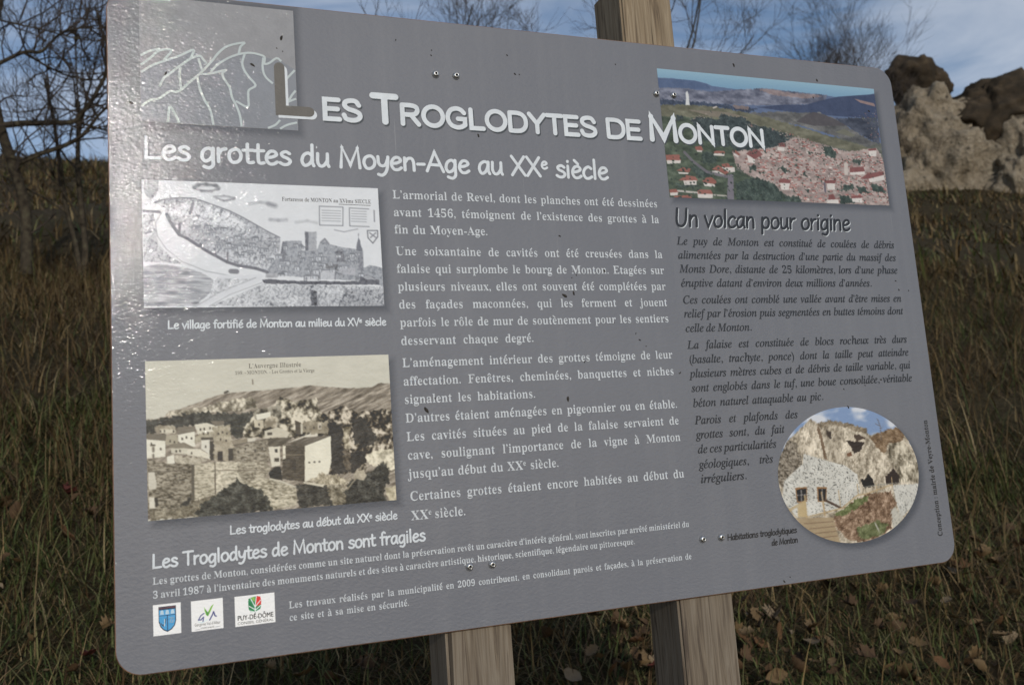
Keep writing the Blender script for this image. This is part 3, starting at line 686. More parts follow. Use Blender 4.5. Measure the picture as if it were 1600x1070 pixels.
    def line(self, flat, wmm, col, soft=False):
        p = self.px(flat); hw = wmm / self.res / 2 * (1.5 if soft else 1)
        for i in range(len(p) - 1):
            a, c = p[i], p[i + 1]
            x0 = max(int(min(a[0], c[0]) - hw - 1), 0); x1 = min(int(max(a[0], c[0]) + hw + 2), self.w); y0 = max(int(min(a[1], c[1]) - hw - 1), 0); y1 = min(int(max(a[1], c[1]) + hw + 2), self.h)
            if x1 <= x0 or y1 <= y0: continue
            yy, xx = np.mgrid[y0:y1, x0:x1]; d = c - a; L2 = max(d @ d, 1e-6)
            tt = np.clip(((xx - a[0]) * d[0] + (yy - a[1]) * d[1]) / L2, 0, 1)
            dist = np.hypot(xx - a[0] - tt * d[0], yy - a[1] - tt * d[1])
            al = np.clip(hw - dist + 0.6, 0, 1)[..., None] * 0.9
            if soft: al = np.clip(0.75 * np.clip(1 - dist / hw, 0, 1) ** 0.8 + 0.6 * np.clip(1 - dist / hw, 0, 1) * self.T('speck')[y0:y1, x0:x1], 0, 0.8)[..., None]
            reg = self.a[y0:y1, x0:x1]; reg[:] = reg * (1 - al) + np.asarray(col, np.float32) * al
    def run(self, ops):
        for o in ops:
            if o[0] == 'p': self.poly(o[4], o[1], o[2], o[3])
            else: self.line(o[3], o[2], o[1], o[0] == 's')
    def soften(self, k=1):
        for _ in range(k):
            p = np.pad(self.a, ((1, 1), (1, 1), (0, 0)), 'edge')
            self.a = (p[1:-1, 1:-1] * 4 + (p[:-2, 1:-1] + p[2:, 1:-1] + p[1:-1, :-2] + p[1:-1, 2:]) * 2 + p[:-2, :-2] + p[2:, 2:] + p[:-2, 2:] + p[2:, :-2]) / 16
    def linear(self, gain):
        return np.clip(srgb(np.clip(self.a, 2, 252)) * gain, 0.004, 0.85)
    def sheet(self, name, d, gain, step=2, label=None):
        lin = self.linear(gain)[::step, ::step]; h, w = lin.shape[:2]
        xs = np.linspace(self.x0, self.x1, w); ys = np.linspace(self.y0, self.y1, h)
        XX, YY = np.meshgrid(xs, ys)
        V = np.stack([XX / 1000 - ORIGIN.x, np.full_like(XX, -d / 1000 - ORIGIN.y), TOP_Z - YY / 1000 - ORIGIN.z], -1).reshape(-1, 3)
        ii = np.arange(h * w).reshape(h, w)
        q = np.stack([ii[:-1, :-1], ii[1:, :-1], ii[1:, 1:], ii[:-1, 1:]], -1).reshape(-1, 4)
        o = link(bpy.data.objects.new(name, mesh_np(name, V, q.ravel(), np.full(len(q), 4), M_PRINT, lin.reshape(-1, 3))), sign)
        if label: o['label'] = label
        return o

GAIN = 0.98
cv = Canvas(33, 220.5, 293, 362.5, 0.42, (214, 217, 222), 1)
cv.a += (cv.T('n') * 10)[..., None]
cv.run(ART_DRAWING)
rh = np.random.default_rng(31)
for ai, area in enumerate(DRAWING_AREAS):                  # little pen-drawn houses
    sl_, m = cv.mask(cv.px(area)); ys, xs = np.nonzero(m)
    for k in sorted(rh.choice(len(ys), 46), key=lambda k_: ys[k_]):
        x = (xs[k] + sl_[1].start) * cv.res + cv.x0; y = (ys[k] + sl_[0].start) * cv.res + cv.y0; wq = rh.uniform(3, 7.5); hq = rh.uniform(2, 4.2); rf = rh.uniform(1, 2.4); sh_ = rh.uniform(-1, 1)
        T10 = lambda *p: [v_ * 10 for q_ in p for v_ in q_]
        cv.poly(T10((x, y), (x + wq, y + sh_ * .3), (x + wq, y + hq), (x, y + hq)), np.array((-4, 0, 8)) + rh.uniform(170, 202), 'n', 10); cv.poly(T10((x - .4, y), (x + .8 + sh_, y - rf), (x + wq - .6 + sh_, y - rf), (x + wq + .4, y + sh_ * .3)), np.array((-4, 0, 8)) + rh.uniform(116, 164), 'n', 24)
        cv.line(T10((x, y + hq), (x, y), (x + wq, y + sh_ * .3), (x + wq, y + hq)), .5, (96, 99, 106)); cv.line(T10((x + wq * .4, y + hq * .35), (x + wq * .4, y + hq * .8)), .8, (90, 92, 100))
cv.soften(1)
cv.sheet('village_drawing', 0.18, GAIN, 2, 'black and white pen drawing of a fortified village on a hill')

cv = Canvas(33, 420, 294.5, 586.5, 0.42, (200, 197, 183), 2)
cv.a += (cv.T('patch') * 9)[..., None]
cv.run(ART_POSTCARD); cv.soften(1)
cv.sheet('old_postcard', 0.18, GAIN, 2, 'sepia postcard photograph of stone houses below a cliff')

cv = Canvas(690, 35, 1063.5, 217.5, 0.46, (100, 140, 172), 3)
vg = np.linspace(0, 1, cv.h)[:, None, None]
cv.a[:] = np.array([138, 172, 192]) * (1 - np.clip(vg * 5, 0, 1)) + np.array([92, 132, 170]) * np.clip(vg * 5, 0, 1)
cv.run(ART_AERIAL[:4]); cv.poly([6900, 1010, 10640, 1200, 10640, 2180, 6900, 2180], (88, 91, 84), 'patch', 20); cv.run(ART_AERIAL[2:])
def scatter_houses(area, n, seed, smin, smax, roofs=0.65, walls=(200, 190, 184)):
    r = np.random.default_rng(seed); p = cv.px(AERIAL_AREAS[area]); sl_, m = cv.mask(p)
    ys, xs = np.nonzero(m)
    pick = r.choice(len(ys), n); order = np.argsort(ys[pick])
    for k in pick[order]:
        x = xs[k] + sl_[1].start; y = ys[k] + sl_[0].start; s = r.uniform(smin, smax) / cv.res; hh = s * r.uniform(0.35, 0.6); sk = r.uniform(-0.25, 0.25) * s
        g_ = r.uniform(0.62, 1.08)
        cv.poly([(x, y), (x + s, y + 0.1 * s), (x + s, y + 0.1 * s + hh), (x, y + hh)], np.array(walls) * g_, 'n', 40, raw=True)
        if r.random() < roofs:
            red = np.array((146, 92, 86)) * r.uniform(0.75, 1.15) + r.uniform(0, 22)
            cv.poly([(x - 1, y + 1), (x + sk + 0.2 * s, y - hh * 0.55), (x + sk + s * 0.95, y - hh * 0.45), (x + s + 1, y + 0.1 * s + 1)], red, 'n', 44, raw=True)
        if r.random() < 0.2:
            cv.poly([(x - s * 0.3, y), (x + s * 0.1, y - s * 0.2), (x + s * 0.3, y + hh), (x - s * 0.2, y + hh)], (56, 68, 60), 'speck', 20, raw=True)
        if r.random() < 0.6:
            for _ in range(2):
                wx = x + r.uniform(0.15, 0.8) * s; wy = y + r.uniform(0.35, 0.7) * hh
                cv.poly([(wx, wy), (wx + 1.6, wy), (wx + 1.6, wy + 2.2), (wx, wy + 2.2)], (96, 84, 84), 'n', 6, raw=True)
scatter_houses('town', 60, 5, 1.0, 2.2, 0.12, (178, 164, 168)); scatter_houses('north', 22, 6, 1.0, 2.6, 0.0, (170, 160, 150)); scatter_houses('cross', 12, 7, 1.0, 2.2, 0.1)
scatter_houses('cliff', 70, 8, 1.4, 3.4, 0.12, (186, 174, 164)); scatter_houses('village', 950, 9, 2.0, 5.2, 0.6)
cv.run(ART_AERIAL_TOP)
def scatter_trees(area, n, seed, smin, smax):
    r = np.random.default_rng(seed); p = cv.px(area); sl_, m = cv.mask(p); ys, xs = np.nonzero(m)
    for k in r.choice(len(ys), n):
        x = xs[k] + sl_[1].start; y = ys[k] + sl_[0].start; s = r.uniform(smin, smax) / cv.res; g_ = r.uniform(0.75, 1.45)
        cv.poly([(x + s * math.cos(a) * r.uniform(0.6, 1.1), y + 0.7 * s * math.sin(a) * r.uniform(0.6, 1.1)) for a in np.linspace(0, 6.2, 9)[:-1]], np.array((44, 56, 48)) * g_, 'n', 30, raw=True)
scatter_trees([6950, 1500, 7800, 1500, 8300, 1750, 8450, 2170, 6950, 2170], 190, 21, 0.8, 2.6); scatter_trees([7000, 1150, 8600, 1400, 8700, 1500, 7000, 1450], 120, 22, 0.6, 2.2)
scatter_trees(AERIAL_AREAS['village'], 110, 23, 0.6, 1.8); scatter_trees([8300, 1250, 10500, 1500, 10550, 1620, 8600, 1350], 60, 24, 0.5, 1.6)
cv.soften(1)
cv.sheet('aerial_photo', 0.18, 0.92, 2, 'colour aerial photograph of a red roofed village')

cv = Canvas(811, 510, 1053, 698, 0.42, (130, 154, 192), 4)
cl = vnoise(cv.w, cv.h, 60, 34, 77) * 0.6 + vnoise(cv.w, cv.h, 22, 14, 78) * 0.4
cl = np.clip((cl - 0.45) * 4, 0, 1)[..., None]
cv.a = cv.a * (1 - cl) + np.array([214, 218, 226], np.float32) * cl
cv.run(ART_OVAL); cv.soften(1)
lin = cv.linear(0.86)
nr_, ns_ = 105, 300
rr = np.linspace(0, 1, nr_)[:, None]; th = np.linspace(0, 2 * math.pi, ns_, endpoint=False)[None, :]
XX = OVAL[0] + OVAL[2] * rr * np.cos(th); YY = OVAL[1] + OVAL[3] * rr * np.sin(th)
ci = np.clip(((XX - cv.x0) / cv.res).astype(int), 0, cv.w - 1); ri = np.clip(((YY - cv.y0) / cv.res).astype(int), 0, cv.h - 1)
V = np.stack([XX / 1000 - ORIGIN.x, np.full_like(XX, -0.00018 - ORIGIN.y), TOP_Z - YY / 1000 - ORIGIN.z], -1).reshape(-1, 3)
ii = np.arange(nr_ * ns_).reshape(nr_, ns_); jj = np.roll(ii, -1, 1)
q = np.stack([ii[:-1], ii[1:], jj[1:], jj[:-1]], -1)[1:].reshape(-1, 4)
tri = np.stack([ii[0], ii[1], jj[1]], -1)
me = mesh_np('oval_photo', V, np.concatenate([q.ravel(), tri.ravel()]), np.concatenate([np.full(len(q), 4), np.full(len(tri), 3)]), M_PRINT, lin[ri, ci].reshape(-1, 3))
o = link(bpy.data.objects.new('oval_photo', me), sign); o['label'] = 'oval colour photograph of white cave dwellings in a cliff'

# line art of the ridge, upper left
def flat_poly(name, pts, d, mat, parent=sign):
    return mesh_obj(name, [P(x, y, d) for x, y in pts], [tuple(range(len(pts)))[::-1]], mat, parent)
ridge = flat_poly('ridge_print', [(33.5, 6), (203, 6), (203, 154.5), (33.5, 154.5)], 0.18, M_PALE)
ridge['label'] = 'light grey square with white outline drawing of a rocky ridge'
mf = np.array(MOUNTAIN_FILL, float).reshape(-1, 2) / 10; mf[:, 0] = np.clip(mf[:, 0], 33.6, 202.9); mf[:, 1] = np.clip(mf[:, 1], 6, 154.4)
from mathutils.geometry import tessellate_polygon
mt = tessellate_polygon([[Vector((x, y, 0)) for x, y in mf]])
mfo = []
for t_ in mt:
    a_ = mf[list(t_)]; ar_ = np.cross(a_[1] - a_[0], a_[2] - a_[0]); mfo.append(tuple(t_) if ar_ < 0 else tuple(t_)[::-1])
mesh_obj('slope_tint', [P(x, y, 0.26) for x, y in mf], mfo, M_BLUEGREY, ridge)

# ------------------------------------------------------------------ lettering
def smooth(pts, n=6):
    p = [np.array(q, float) for q in pts]; out = []
    closed = np.allclose(p[0], p[-1])
    for i in range(len(p) - 1):
        p0 = p[i - 1] if i > 0 else (p[-2] if closed else 2 * p[0] - p[1]); p1 = p[i]; p2 = p[i + 1]; p3 = p[i + 2] if i + 2 < len(p) else (p[1] if closed else 2 * p[-1] - p[-2])
        for k in range(n):
            t_ = k / n
            out.append(0.5 * ((2 * p1) + (-p0 + p2) * t_ + (2 * p0 - 5 * p1 + 4 * p2 - p3) * t_ ** 2 + (-p0 + 3 * p1 - 3 * p2 + p3) * t_ ** 3))
    out.append(p[-1])
    return out

class Sheet2D:
    """collects flat strokes and glyphs in panel millimetres and becomes one mesh"""
    def __init__(self, d): self.v = []; self.f = []; self.d = d; self.k = 0
    def stroke(self, pts, w, cap=True):
        p = [np.array(q, float) for q in pts]
        q = [p[0]]
        for a in p[1:]:
            if np.hypot(*(a - q[-1])) > 1e-3: q.append(a)
        p = q
        if len(p) == 1: p = [p[0], p[0] + np.array([0.01, 0])]
        d = self.d + 0.018 * (self.k % 9); self.k += 1; hw = w / 2; n = len(p); base = len(self.v)
        closed = np.hypot(*(p[0] - p[-1])) < 1e-3 * w and n > 3
        dirs = [(p[i + 1] - p[i]) / np.hypot(*(p[i + 1] - p[i])) for i in range(n - 1)]
        for i in range(n):
            if closed and i in (0, n - 1): t_ = dirs[-1] + dirs[0]; ref = dirs[0]
            elif i == 0: t_ = dirs[0]; ref = dirs[0]
            elif i == n - 1: t_ = dirs[-1]; ref = dirs[-1]
            else: t_ = dirs[i - 1] + dirs[i]; ref = dirs[i]
            L = np.hypot(*t_); t_ = t_ / L if L > 1e-6 else ref
            nn = np.array([-t_[1], t_[0]]); co = max(abs(t_ @ ref), 0.45)
            for s in (1, -1): self.v.append(tuple(p[i] + nn * hw * s / co) + (d + 0.0012 * i,))
        for i in range(n - 1): a = base + 2 * i; self.f.append((a, a + 1, a + 3, a + 2))
        if cap and not closed:
            for e, dr in ((0, -dirs[0]), (n - 1, dirs[-1])):
                c0 = len(self.v); nn = np.array([-dr[1], dr[0]])
                for j in range(9):
                    a = math.pi * j / 8 - math.pi / 2
                    self.v.append(tuple(p[e] + dr * hw * math.cos(a) + nn * hw * math.sin(a)) + (d + 0.0012 * e,))
                self.f.append(tuple(range(c0, c0 + 9)))
            for i in range(1, n - 1):                       # round the sharp corners
                if dirs[i - 1] @ dirs[i] < 0.6:
                    c0 = len(self.v)
                    for j in range(14): a = 2 * math.pi * j / 14; self.v.append((p[i][0] + hw * math.cos(a), p[i][1] + hw * math.sin(a), d + 0.0012 * i + 0.006))
                    self.f.append(tuple(range(c0, c0 + 14)))
    def tris(self, xy, tris, d=None):
        b0 = len(self.v); self.v += [(x, y, self.d if d is None else d) for x, y in xy]; self.f += [tuple(b0 + i for i in t_) for t_ in tris]
    def build(self, name, mat, parent=sign, label=None):
        V = np.array([P(*v) for v in self.v])
        fs = []
        vv_ = self.v
        for f in self.f:                                    # wind every face towards the reader
            area = 0.0; px_, py_ = vv_[f[-1]][:2]
            for i in f:
                qx, qy = vv_[i][:2]; area += px_ * qy - qx * py_; px_, py_ = qx, qy
            fs.append(f if area < 0 else f[::-1])
        o = link(bpy.data.objects.new(name, mesh_np(name, V, [i for f in fs for i in f], [len(f) for f in fs], mat)), parent)
        if label: o['label'] = label
        return o

S_, L_ = 's', 'l'
_bowl = (S_, [(.46, .5), (.32, .62), (.14, .5), (.07, .22), (.16, .01), (.32, .06), (.44, .25), (.47, .5)])
HAND = {
 'L': (.60, [(L_, [(.08, 1), (.06, .02), (.54, .04)])]), 'M': (.94, [(L_, [(.08, 0), (.15, 1), (.46, .12), (.77, 1), (.84, 0)])]),
 'A': (.80, [(L_, [(.05, 0), (.40, 1), (.75, 0)]), (L_, [(.2, .34), (.62, .33)])]), 'X': (.70, [(L_, [(.06, 1), (.64, 0)]), (L_, [(.63, 1), (.05, 0)])]),
 'V': (.68, [(L_, [(.04, 1), (.34, 0), (.64, 1)])]), 'T': (.66, [(L_, [(.02, .97), (.66, 1)]), (L_, [(.34, 1), (.33, 0)])]),
 'U': (.74, [(S_, [(.1, 1), (.08, .3), (.2, .02), (.42, .02), (.58, .3), (.62, 1)])]), 'H': (.8, [(L_, [(.1, 1), (.1, 0)]), (L_, [(.68, 1), (.68, 0)]), (L_, [(.1, .5), (.68, .52)])]),
 'a': (.58, [(S_, [(.46, .58), (.3, .63), (.12, .48), (.07, .22), (.16, .01), (.32, .08), (.44, .35), (.47, .6)]), (L_, [(.48, .62), (.46, .15), (.52, 0)])]),
 'b': (.58, [(L_, [(.1, 1.02), (.1, .02)]), (S_, [(.1, .2), (.14, .03), (.32, 0), (.48, .2), (.46, .48), (.32, .62), (.16, .5), (.1, .3)])]),
 'c': (.5, [(S_, [(.45, .54), (.32, .63), (.14, .5), (.07, .25), (.16, .02), (.32, 0), (.46, .09)])]),
 'd': (.6, [_bowl, (L_, [(.48, 1.03), (.47, .15), (.52, 0)])]),
 'e': (.54, [(S_, [(.09, .3), (.3, .34), (.46, .46), (.38, .61), (.22, .6), (.1, .42), (.08, .2), (.18, .01), (.34, 0), (.48, .1)])]),
 'f': (.4, [(S_, [(.4, .94), (.3, 1.02), (.19, .9), (.17, .6), (.17, 0)]), (L_, [(.03, .6), (.36, .62)])]),
 'g': (.58, [_bowl, (S_, [(.48, .62), (.47, .1), (.46, -.18), (.32, -.32), (.14, -.26)])]),
 'h': (.58, [(L_, [(.1, 1.02), (.09, 0)]), (S_, [(.1, .38), (.22, .58), (.38, .6), (.46, .42), (.47, 0)])]),
 'i': (.25, [(L_, [(.12, .62), (.11, 0)]), (L_, [(.12, .86), (.125, .88)])]), 'ı': (.25, [(L_, [(.12, .62), (.11, 0)])]), 'l': (.25, [(L_, [(.12, 1.03), (.11, 0)])]),
 'm': (.86, [(L_, [(.09, .62), (.09, 0)]), (S_, [(.1, .38), (.2, .57), (.34, .6), (.42, .44), (.43, 0)]), (S_, [(.43, .38), (.54, .57), (.68, .6), (.75, .44), (.76, 0)])]),
 'n': (.57, [(L_, [(.09, .62), (.09, 0)]), (S_, [(.1, .38), (.22, .58), (.38, .6), (.46, .42), (.47, 0)])]),
 'o': (.58, [(S_, [(.3, .63), (.13, .52), (.07, .28), (.16, .03), (.32, 0), (.47, .14), (.51, .38), (.43, .58), (.3, .63)])]),
 'p': (.58, [(L_, [(.1, .62), (.09, -.32)]), (S_, [(.1, .4), (.2, .58), (.36, .62), (.49, .45), (.46, .15), (.32, 0), (.16, .05), (.1, .2)])]),
 'q': (.58, [_bowl, (L_, [(.48, .62), (.46, -.32)])]), 'r': (.4, [(L_, [(.09, .62), (.09, 0)]), (S_, [(.1, .36), (.2, .56), (.36, .62)])]),
 's': (.48, [(S_, [(.42, .54), (.28, .63), (.12, .54), (.16, .4), (.34, .3), (.44, .17), (.34, .02), (.18, 0), (.05, .08)])]),
 't': (.4, [(S_, [(.18, .9), (.17, .3), (.19, .06), (.28, .01), (.38, .04)]), (L_, [(.02, .6), (.38, .62)])]),
 'u': (.57, [(S_, [(.09, .62), (.08, .22), (.16, .02), (.3, .03), (.44, .25), (.46, .4)]), (L_, [(.47, .62), (.46, .12), (.51, 0)])]),
 'v': (.5, [(L_, [(.03, .62), (.23, 0), (.47, .62)])]), 'y': (.54, [(S_, [(.07, .62), (.09, .3), (.2, .16), (.36, .22), (.46, .5)]), (S_, [(.48, .62), (.44, .1), (.34, -.2), (.2, -.32), (.06, -.28)])]),
 '-': (.4, [(L_, [(.06, .33), (.34, .34)])]), ' ': (.34, [])}
_O = (S_, [(.45 + .36 * math.cos(a), .5 + .43 * math.sin(a)) for a in [i * math.pi / 8 for i in range(17)]])
CAPS = {
 'E': (.68, [(L_, [(.58, .92), (.1, .92), (.1, .08), (.60, .08)]), (L_, [(.1, .52), (.54, .52)])]),
 'S': (.74, [(S_, [(.62, .74), (.52, .9), (.34, .93), (.16, .86), (.12, .7), (.24, .56), (.46, .48), (.62, .38), (.64, .22), (.52, .1), (.34, .07), (.16, .12), (.08, .28)])]),
 'T': (.72, [(L_, [(.06, .92), (.66, .92)]), (L_, [(.36, .92), (.36, .08)])]),
 'R': (.78, [(L_, [(.1, .08), (.1, .92)]), (S_, [(.1, .92), (.42, .92), (.6, .86), (.65, .71), (.58, .56), (.42, .5), (.1, .5)]), (L_, [(.40, .5), (.68, .08)])]),
 'O': (.9, [_O]), 'G': (.88, [(S_, [(.72, .74), (.6, .88), (.42, .93), (.22, .84), (.11, .62), (.11, .38), (.22, .16), (.42, .07), (.6, .1), (.74, .2)]), (L_, [(.74, .2), (.74, .46), (.48, .46)])]),
 'L': (.62, [(L_, [(.1, .92), (.1, .08), (.56, .08)])]), 'D': (.82, [(L_, [(.1, .08), (.1, .92)]), (S_, [(.1, .92), (.4, .92), (.58, .86), (.7, .7), (.73, .5), (.7, .3), (.58, .14), (.4, .08), (.1, .08)])]),
 'Y': (.72, [(L_, [(.06, .92), (.36, .48), (.66, .92)]), (L_, [(.36, .48), (.36, .08)])]),
 'M': (.98, [(L_, [(.1, .08), (.12, .92), (.49, .14), (.86, .92), (.88, .08)])]), 'N': (.84, [(L_, [(.1, .08), (.1, .92), (.72, .08), (.72, .92)])])}

def split_accents(s):
    """[(char, accent, superscript)]"""
    out = []; sup = False
    for ch in s:
        if ch == '^': sup = True; continue
        d = unicodedata.normalize('NFD', ch)
        out.append((d[0], d[1] if len(d) > 1 else '', sup)); sup = False
    return out

def hand_text(sh, s, x0, base, x1, cap, w, slant=0.0, font=HAND, off=(0, 0)):
    items = split_accents(s)
    adv = [font[c][0] * (0.62 if sp_ else 1) for c, a, sp_ in items]
    sx = (x1 - x0) / (sum(adv) * cap)
    x = 0.0
    for (c, acc, sup), ad in zip(items, adv):
        k = 0.6 if sup else 1.0; dy = 0.42 if sup else 0.0
        g = list(font['ı' if (c == 'i' and acc) else c][1])
        if acc == '\u0301': g.append((L_, [(.26, .76), (.42, .95)]))
        if acc == '\u0300': g.append((L_, [(.2, .95), (.36, .76)]))
        for kind, pts in g:
            q = [((x + px_ * k + slant * (py_ * k + dy)) * cap * sx + x0 + off[0], base - (py_ * k + dy) * cap + off[1]) for px_, py_ in pts]
            sh.stroke(smooth(q) if kind == S_ else q, w * (0.75 if sup else 1))
        x += ad

# outline glyphs: the default font carries serif letters among its mathematical alphabets
def codepoint(style, c):
    if style == 'serif':
        if 'A' <= c <= 'Z': return chr(0x1D400 + ord(c) - 65)
        if 'a' <= c <= 'z': return chr(0x1D41A + ord(c) - 97)
        if c.isdigit(): return chr(0x1D7CE + ord(c) - 48)
    if style == 'ital':
        if c == 'h': return '\u210e'
        if 'A' <= c <= 'Z': return chr(0x1D434 + ord(c) - 65)
        if 'a' <= c <= 'z': return chr(0x1D44E + ord(c) - 97)
        if c.isdigit(): return chr(0x1D7CE + ord(c) - 48)
    return c
GLYPH = {}
def load_glyphs(*wanted):
    """one text block, a glyph and a bar on every line; the bar gives the advance width"""
    keys = [(st, c) for st, cs in wanted for c in sorted(cs)]; STEP = 4.0
    cu = bpy.data.curves.new('glyph', 'FONT'); cu.size = 1.0; cu.resolution_u = 3; cu.space_line = STEP
    cu.body = '|\n' + '\n'.join(codepoint(st, c) + '|' for st, c in keys)
    ob = bpy.data.objects.new('glyph', cu); COL.objects.link(ob)
    dg = bpy.context.evaluated_depsgraph_get(); e = ob.evaluated_get(dg); me = e.to_mesh()
    V = np.zeros(len(me.vertices) * 3, np.float32); me.vertices.foreach_get('co', V); V = V.reshape(-1, 3)[:, :2].astype(float)
    F = [tuple(p.vertices) for p in me.polygons]
    e.to_mesh_clear(); bpy.data.objects.remove(ob); bpy.data.curves.remove(cu)
    par = list(range(len(V)))
    def find(i):
        while par[i] != i: par[i] = par[par[i]]; i = par[i]
        return i
    for f in F:
        for i in f[1:]: par[find(i)] = find(f[0])
    rootid = np.array([find(i) for i in range(len(V))])
    bar0 = V[:, 1].max()                                   # the first line holds only the bar
    top = V[np.abs(V[:, 1] - bar0) < 1e-5]
    first = rootid[np.argmax(V[:, 1])]; bar_top = V[rootid == first][:, 1].max(); bar_max = V[rootid == first][:, 0].max()
    bars = {}
    comps = {}
    for r_ in np.unique(rootid): comps[r_] = V[rootid == r_]
    h0 = comps[first][:, 1].max() - comps[first][:, 1].min(); w0 = comps[first][:, 0].max() - comps[first][:, 0].min()
    lh = None
    ys = sorted([c_[:, 1].max() for c_ in comps.values() if abs(c_[:, 1].max() - c_[:, 1].min() - h0) < 1e-4 and abs(c_[:, 0].max() - c_[:, 0].min() - w0) < 1e-4], reverse=True)
    lh = (ys[0] - ys[-1]) / len(keys)
    for k, (style, c) in enumerate(keys):
        y_bar = bar_top - lh * (k + 1); rs = [r_ for r_, c_ in comps.items() if abs((c_[:, 1].min() + c_[:, 1].max()) / 2 - (y_bar - h0 / 2)) < lh * 0.5]
        bar_r = max((r_ for r_ in rs if abs(comps[r_][:, 1].max() - y_bar) < 1e-3 and abs(comps[r_][:, 0].max() - comps[r_][:, 0].min() - w0) < 1e-4), key=lambda r_: comps[r_][:, 0].max())
        ad = comps[bar_r][:, 0].max() - bar_max
        sel = np.isin(rootid, [r_ for r_ in rs if r_ != bar_r]); idx_ = np.nonzero(sel)[0]; remap = -np.ones(len(V), int); remap[idx_] = np.arange(len(idx_))
        v = V[idx_].copy(); v[:, 1] += lh * (k + 1)
        f = [tuple(int(remap[i]) for i in p_) for p_ in F if sel[p_[0]]]
        if style != 'sans' and c.isalnum() and len(v):
            cnt = {}
            for p_ in f:
                for i in range(len(p_)):
                    ed = (p_[i], p_[(i + 1) % len(p_)]); cnt.setdefault(tuple(sorted(ed)), []).append(ed)
            q = v[list(f[0])]; ar = np.sum(q[:, 0] * np.roll(q[:, 1], -1) - np.roll(q[:, 0], -1) * q[:, 1]); nrm = np.zeros_like(v)
            for k_, es in cnt.items():
                if len(es) == 1:
                    i, j = es[0]; d_ = v[j] - v[i]; L = np.hypot(*d_)
                    if L > 1e-9:
                        n_ = np.array([d_[1], -d_[0]]) / L * (1 if ar > 0 else -1); nrm[i] += n_; nrm[j] += n_
            ln = np.hypot(nrm[:, 0], nrm[:, 1]); ln[ln < 1e-6] = 1; nrm /= ln[:, None]
            dx_, dy_ = (-0.017, 0.012) if style == 'serif' or c.isdigit() else (0.013, 0.011); v[:, 0] += dx_ * nrm[:, 0]; v[:, 1] += dy_ * nrm[:, 1]
        GLYPH[style, c] = (v, f, ad)

XH = {'serif': 0.473, 'ital': 0.441, 'sans': 0.50}
def set_line(sh, style, s, x0, base, x1, xh, sx=None, justify=True, vertical=False):
    """one line of type from x0 to x1; word gaps take up the difference as on the panel"""
    em = xh / XH[style]; items = split_accents(s)
    adv = [GLYPH[style, c][2] * (0.62 if sup else 1.0) if c != ' ' else 0.0 for c, a, sup in items]
    ns = sum(1 for c, a, sup in items if c == ' ')
    width = (x1 - x0); nat = sum(adv) * em
    if sx is None or not justify: sx = width / (nat + ns * 0.26 * em); gap = 0.26 * em * sx
    else:
        gap = (width - nat * sx) / max(ns, 1)
        if ns == 0 or gap < 0.12 * em or gap > 1.3 * em:
            sx = width / (nat + ns * 0.26 * em); gap = 0.26 * em * sx
    x = 0.0
    def put(vx, vy): return (x0 + vx, base - vy) if not vertical else (base - vy, x0 - vx)
    for (c, acc, sup), ad in zip(items, adv):
        if c == ' ': x += gap; continue
        v, f, _ = GLYPH[style, c]; k = 0.62 if sup else 1.0; dy = 0.30 if sup else 0.0
        if len(v):
            sh.tris([put(x + q[0] * em * sx * k, (q[1] * k + dy) * em) for q in v], f)
            if acc:
                cxm = (v[:, 0].min() + v[:, 0].max()) / 2 + (0.05 if style == 'ital' else 0); top = max(v[:, 1].max(), 0.0)
                t_ = 0.085 * em; A = lambda ax, ay: put(x + (cxm + ax) * em * sx, ay * em)
                if acc == '\u0301': sh.stroke([A(-.035, top + .075), A(.105, top + .215)], t_)
                elif acc == '\u0300': sh.stroke([A(-.11, top + .215), A(.035, top + .075)], t_)
                elif acc == '\u0302': sh.stroke([A(-.12, top + .08), A(0, top + .2), A(.12, top + .08)], t_ * .85)
                elif acc == '\u0327': sh.stroke([A(.02, 0), A(.06, -.1), A(-.08, -.19)], t_ * .8)
        x += ad * em * sx

BODY = [("L’armorial de Revel, dont les planches ont été dessinées", 232.4, 670), ("avant 1456, témoignent de l’existence des grottes à la", 254.0, 670), ("fin du Moyen-Age.", 275.3, 427.5),
 ("Une soixantaine de cavités ont été creusées dans la", 301.6, 670), ("falaise qui surplombe le bourg de Monton. Etagées sur", 323.0, 670), ("plusieurs niveaux, elles ont souvent été complétées par", 344.6, 670), ("des façades maconnées, qui les ferment et jouent", 366.0, 670), ("parfois le rôle de mur de soutènement pour les sentiers", 387.5, 670), ("desservant chaque degré.", 409.2, 477.5),
 ("L’aménagement intérieur des grottes témoigne de leur", 435.2, 670), ("affectation. Fenêtres, cheminées, banquettes et niches", 456.8, 670), ("signalent les habitations.", 478.0, 474), ("D’autres étaient aménagées en pigeonnier ou en étable.", 499.6, 670), ("Les cavités situées au pied de la falaise servaient de", 521.0, 670), ("cave, soulignant l’importance de la vigne à Monton", 542.2, 670), ("jusqu’au début du XX^e siècle.", 563.4, 497.5),
 ("Certaines grottes étaient encore habitées au début du", 588.8, 670), ("XX^e siècle.", 610.5, 375.5)]
BODY_PARAS = [(0, 3), (3, 9), (9, 16), (16, 18)]
